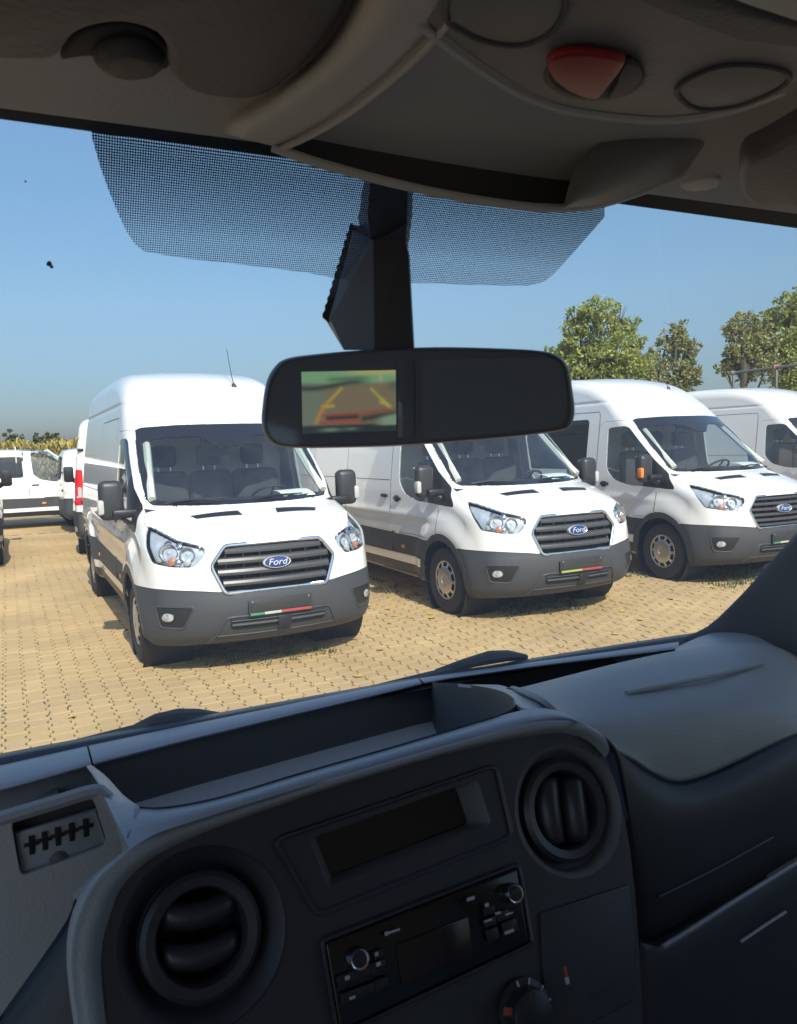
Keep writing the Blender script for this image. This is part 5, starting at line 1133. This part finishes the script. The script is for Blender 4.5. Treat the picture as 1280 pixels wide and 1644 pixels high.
patch('lower_dash', [[hA(u, v, a) for u, v in pts] for pts, a in LO], DASHF, dash, n=36, sm=4, thick=.004)
GB_ = [([(1026, 1512), (1066, 1518), (1116, 1488), (1170, 1454), (1228, 1418), (1274, 1388), (1320, 1360), (1380, 1325)], .645), ([(1026, 1600), (1066, 1590), (1116, 1560), (1170, 1525), (1228, 1485), (1274, 1455), (1320, 1428), (1380, 1390)], .635), ([(1030, 1850), (1066, 1840), (1116, 1830), (1170, 1800), (1228, 1770), (1274, 1740), (1320, 1720), (1380, 1690)], .62)]
gb = patch('glovebox', [[hA(u, v, a) for u, v in pts] for pts, a in GB_], DASHF, dash, n=30, sm=4, thick=.004)
m = MB(); m.tube([hA(u, v, .636) for u, v in catmull([(1064, 1520), (1116, 1488), (1170, 1453), (1228, 1417), (1300, 1372)], 3)], .0030, 6); m.build('glovebox_lit_edge', DASHTOP, gb)  # lit edge imitated by a tube in the paler top plastic
m = MB(); m.tube([hA(u, v, .628) for u, v in ((1190, 1512), (1225, 1488), (1262, 1464))], .0020, 6); m.build('glovebox_handle', DASHTOP, gb)
m = MB(); m.tube([hA(u, v, .646) for u, v in catmull([(1058, 1440), (1114, 1413), (1168, 1385), (1242, 1344)], 3)], .0016, 6); m.build('dash_crease', VENTP, dash)
patch('dash_end', [[hA(u, v, a) for u, v in pts] for pts, a in (([(1085, 1040), (1130, 1020), (1180, 1010), (1240, 1004), (1400, 990)], 1.0), ([(1085, 1048), (1140, 1030), (1200, 1022), (1260, 1030), (1400, 1040)], .94), ([(1090, 1056), (1150, 1044), (1205, 1040), (1262, 1060), (1400, 1110)], .88))], DASHTOP, dash, n=20, sm=4)

# ------------------------------------------------------------------ rear-view mirror with camera screen
def mw(u, v, d): return sky_pt(u, v, d)
mc = mw(670, 640, .66); mir = empty('rear_view_mirror', tuple(mc)); tag(mir, 'black interior mirror with lit camera screen, hanging from a dark stem at top centre', 'mirror')
OUT = np.array([(421, 655), (427, 616), (440, 590), (462, 575), (520, 567), (600, 561), (700, 557), (800, 559), (868, 563), (897, 572), (913, 592), (920, 630), (923, 660), (917, 682), (899, 692), (820, 702), (740, 709), (640, 716), (540, 719), (470, 719), (440, 714), (426, 700), (420, 678)], float)
OUT = catmull(OUT, 4, closed=True); oc = OUT.mean(0)
MIRH = principled('mirror_housing', (.105, .11, .135), .38, bump=(400, .15)); MIRF = principled('mirror_dark_face', (.12, .135, .17), .06)
m = MB(); rings = [(.55, .700), (.90, .690), (.985, .672), (1.0, .660), (1.0, .651), (.99, .6445), (.968, .641), (.95, .6405), (.945, .6418)]
m.grid([[mw(*(oc+(p-oc)*np.array([1-(1-s)*.55 if s > .9 else s, s])), d)-mc for p in OUT] for s, d in rings], closed=True); k = len(OUT); m.F += [tuple(range(k))]; m.build('housing', MIRH, mir)
face = [mw(*(oc+(p-oc)*np.array([1-(1-.945)*.55, .945])), .6418)-mc for p in OUT]
m = MB(); m.add(face, [tuple(range(k))]); m.build('mirror_face', MIRF, mir, recalc=False)
gl = rounded([(678, 578), (882, 573), (905, 585), (912, 650), (905, 680), (880, 688), (680, 706)], 14, 4)
MGL = principled('dimmed_mirror_glass', (.15, .17, .20), .05)
m = MB(); m.add([mw(u, v, .6412)-mc for u, v in gl], [tuple(range(len(gl)))]); m.build('mirror_glass', MGL, mir, recalc=False)
m = MB(); m.box(mw(652, 640, .6412)-mc, (.0135, .001, .064), .0004, rot=Matrix((tuple(CR), tuple(-CF), tuple(CU))).transposed().to_3x3()); m.build('sensor_strip', MIRF, mir)
# picture shown by the reversing camera: emitted colours per point of the screen
NX, NY = 72, 52; quad = np.array([(484, 597), (635.5, 594), (636.5, 691.5), (486, 697)], float)
X, Y = np.meshgrid(np.linspace(0, 1, NX), np.linspace(0, 1, NY))
def mixc(a, b, t): return a*(1-t[..., None])+np.array(b)*t[..., None]
def ss(a, b, x): t = np.clip((x-a)/(b-a), 0, 1); return t*t*(3-2*t)
img = np.zeros((NY, NX, 3))+np.array([.20, .25, .19])
img = mixc(img, (.25, .21, .14), ss(.12, .35, X)*(1-ss(.95, 1.1, X)))
skyl = .17+.10*(1-X)*0+.03*np.sin(3*X); img = mixc(img, (.24, .46, .26), 1-ss(skyl-.03, skyl+.05, Y)); img = mixc(img, (.50, .52, .20), (1-ss(.02, .12, Y))*ss(.35, .7, X))
img = mixc(img, (.05, .07, .075), np.exp(-((Y-(.27-.12*X+.02*np.sin(9*X)))/.045)**2)*(1-ss(.55, .8, X))*.9); img = mixc(img, (.06, .10, .09), np.exp(-((Y-.10-.05*(1-X))/.04)**2)*ss(.2, .35, X)*(1-ss(.6, .8, X))*.6)
img = mixc(img, (.12, .14, .12), ss(.86, 1, X)*np.exp(-((Y-.26)/.08)**2)*.8); img = mixc(img, (.55, .55, .30), np.exp(-((X-.84)/.018)**2-((Y-.13)/.06)**2)*.7)
def seg(x0, y0, x1, y1, w, col, s=1.):
    global img
    dx, dy = x1-x0, y1-y0; t = np.clip(((X-x0)*dx+(Y-y0)*dy)/(dx*dx+dy*dy), 0, 1); d = np.hypot(X-x0-t*dx, (Y-y0-t*dy)*.7); img = mixc(img, col, np.exp(-(d/w)**2)*s)
YEL, ORG, REDL = (.55, .48, .10), (.60, .30, .08), (.42, .10, .07)
seg(.42, .28, .28, .50, .018, YEL, .8); seg(.28, .50, .23, .57, .02, ORG, .9); seg(.23, .57, .33, .56, .018, YEL, .9); seg(.23, .57, .15, .82, .024, ORG, .9); seg(.74, .30, .85, .48, .018, YEL, .7); seg(.85, .48, .93, .60, .022, YEL, .9); seg(.84, .53, .90, .55, .018, YEL, .8)
seg(.22, .72, .60, .70, .022, REDL, .8); seg(.64, .69, .92, .65, .022, REDL, .8); seg(.28, .76, .58, .75, .030, (.05, .05, .055), .95); seg(.20, .83, .62, .82, .024, REDL, .85)
img = mixc(img, (.04, .055, .06), ss(.84, .90, Y)*(1-.0*X)); img = mixc(img, (.24, .36, .27), np.exp(-((X-.30)/.11)**2-((Y-.945)/.03)**2)*.8); img = mixc(img, (.22, .30, .25), np.exp(-((X-.52)/.07)**2-((Y-.94)/.025)**2)*.7)
seg(.66, .78, .98, .72, .04, (.04, .06, .06), .9); img = mixc(img, (.27, .40, .27), ss(.70, .80, Y+.3*(X-.9))*ss(.74, .9, X)*(1-ss(.88, .92, Y)))
m = MB(); m.grid([[mw(*((quad[0]*(1-x)+quad[1]*x)*(1-y)+(quad[3]*(1-x)+quad[2]*x)*y), .6408)-mc for x in np.linspace(0, 1, NX)] for y in np.linspace(0, 1, NY)])
sm_ = bpy.data.materials.new('screen_picture'); sm_.use_nodes = True; n = sm_.node_tree.nodes; at_ = n.new('ShaderNodeAttribute'); at_.attribute_name = 'picture'; b = n['Principled BSDF']; b.inputs['Base Color'].default_value = (.01, .01, .01, 1); b.inputs['Roughness'].default_value = .12
sm_.node_tree.links.new(at_.outputs['Color'], b.inputs['Emission Color']); b.inputs['Emission Strength'].default_value = .30
me = mesh('screen', m.V, m.F, sm_); ca = me.color_attributes.new('picture', 'FLOAT_COLOR', 'POINT'); ca.data.foreach_set('color', np.c_[img.reshape(-1, 3), np.ones(NX*NY)].ravel().astype(np.float32)); link('screen', me, mir)
# stem: neck up to the roof and the broad sensor cover
def prismatic(name, front, back, mat):
    m = MB(); n_ = len(front); V = [mw(*p)-mc for p in front]+[mw(*p)-mc for p in back]; m.add(V, [tuple(range(n_)), tuple(range(n_, 2*n_))[::-1]]+[(i, (i+1) % n_, n_+(i+1) % n_, n_+i) for i in range(n_)]); return m.build(name, mat, mir, smooth=False)
STEM = principled('mirror_stem', (.055, .054, .064), .5); STEMG = principled('mirror_stem_cover', (.11, .11, .12), .5)
prismatic('stem_neck', [(597, 270, .652), (656, 270, .652), (656, 345, .655), (651, 400, .650), (598, 400, .650), (590, 345, .655)], [(588, 270, .70), (664, 270, .70), (662, 345, .70), (655, 400, .69), (585, 400, .69), (575, 350, .70)], STEM)
prismatic('stem', [(598, 386, .648), (650, 384, .648), (656, 410, .649), (664, 562, .650), (600, 562, .648)], [(566, 360, .70), (648, 372, .70), (658, 410, .70), (666, 562, .69), (552, 562, .69)], STEM)
prismatic('stem_cover', [(568, 372, .668), (600, 386, .6475), (602, 562, .6475), (553, 562, .665), (530, 512, .672)], [(566, 362, .70), (598, 376, .69), (600, 562, .69), (552, 562, .69), (522, 512, .70)], STEMG)
eL = [(566, 356), (575, 372), (534, 512), (526, 517), (518, 510)]
zig = []
for k_ in range(25): t = k_/24; zig.append((518+(564-518)*t-(2.2 if k_ % 2 else 0), 510+(357-510)*t))
prismatic('stem_gasket', [(u, v, .680) for u, v in [(578, 372), (538, 512), (528, 518)]+zig], [(u, v, .695) for u, v in [(578, 372), (538, 512), (528, 518)]+zig], DARK)
zig = [(652+(1.8 if k_ % 2 else 0), 358+k_*5) for k_ in range(9)]
prismatic('stem_gasket', [(u, v, .680) for u, v in [(640, 400), (640, 352)]+zig], [(u, v, .690) for u, v in [(640, 400), (640, 352)]+zig], DARK)
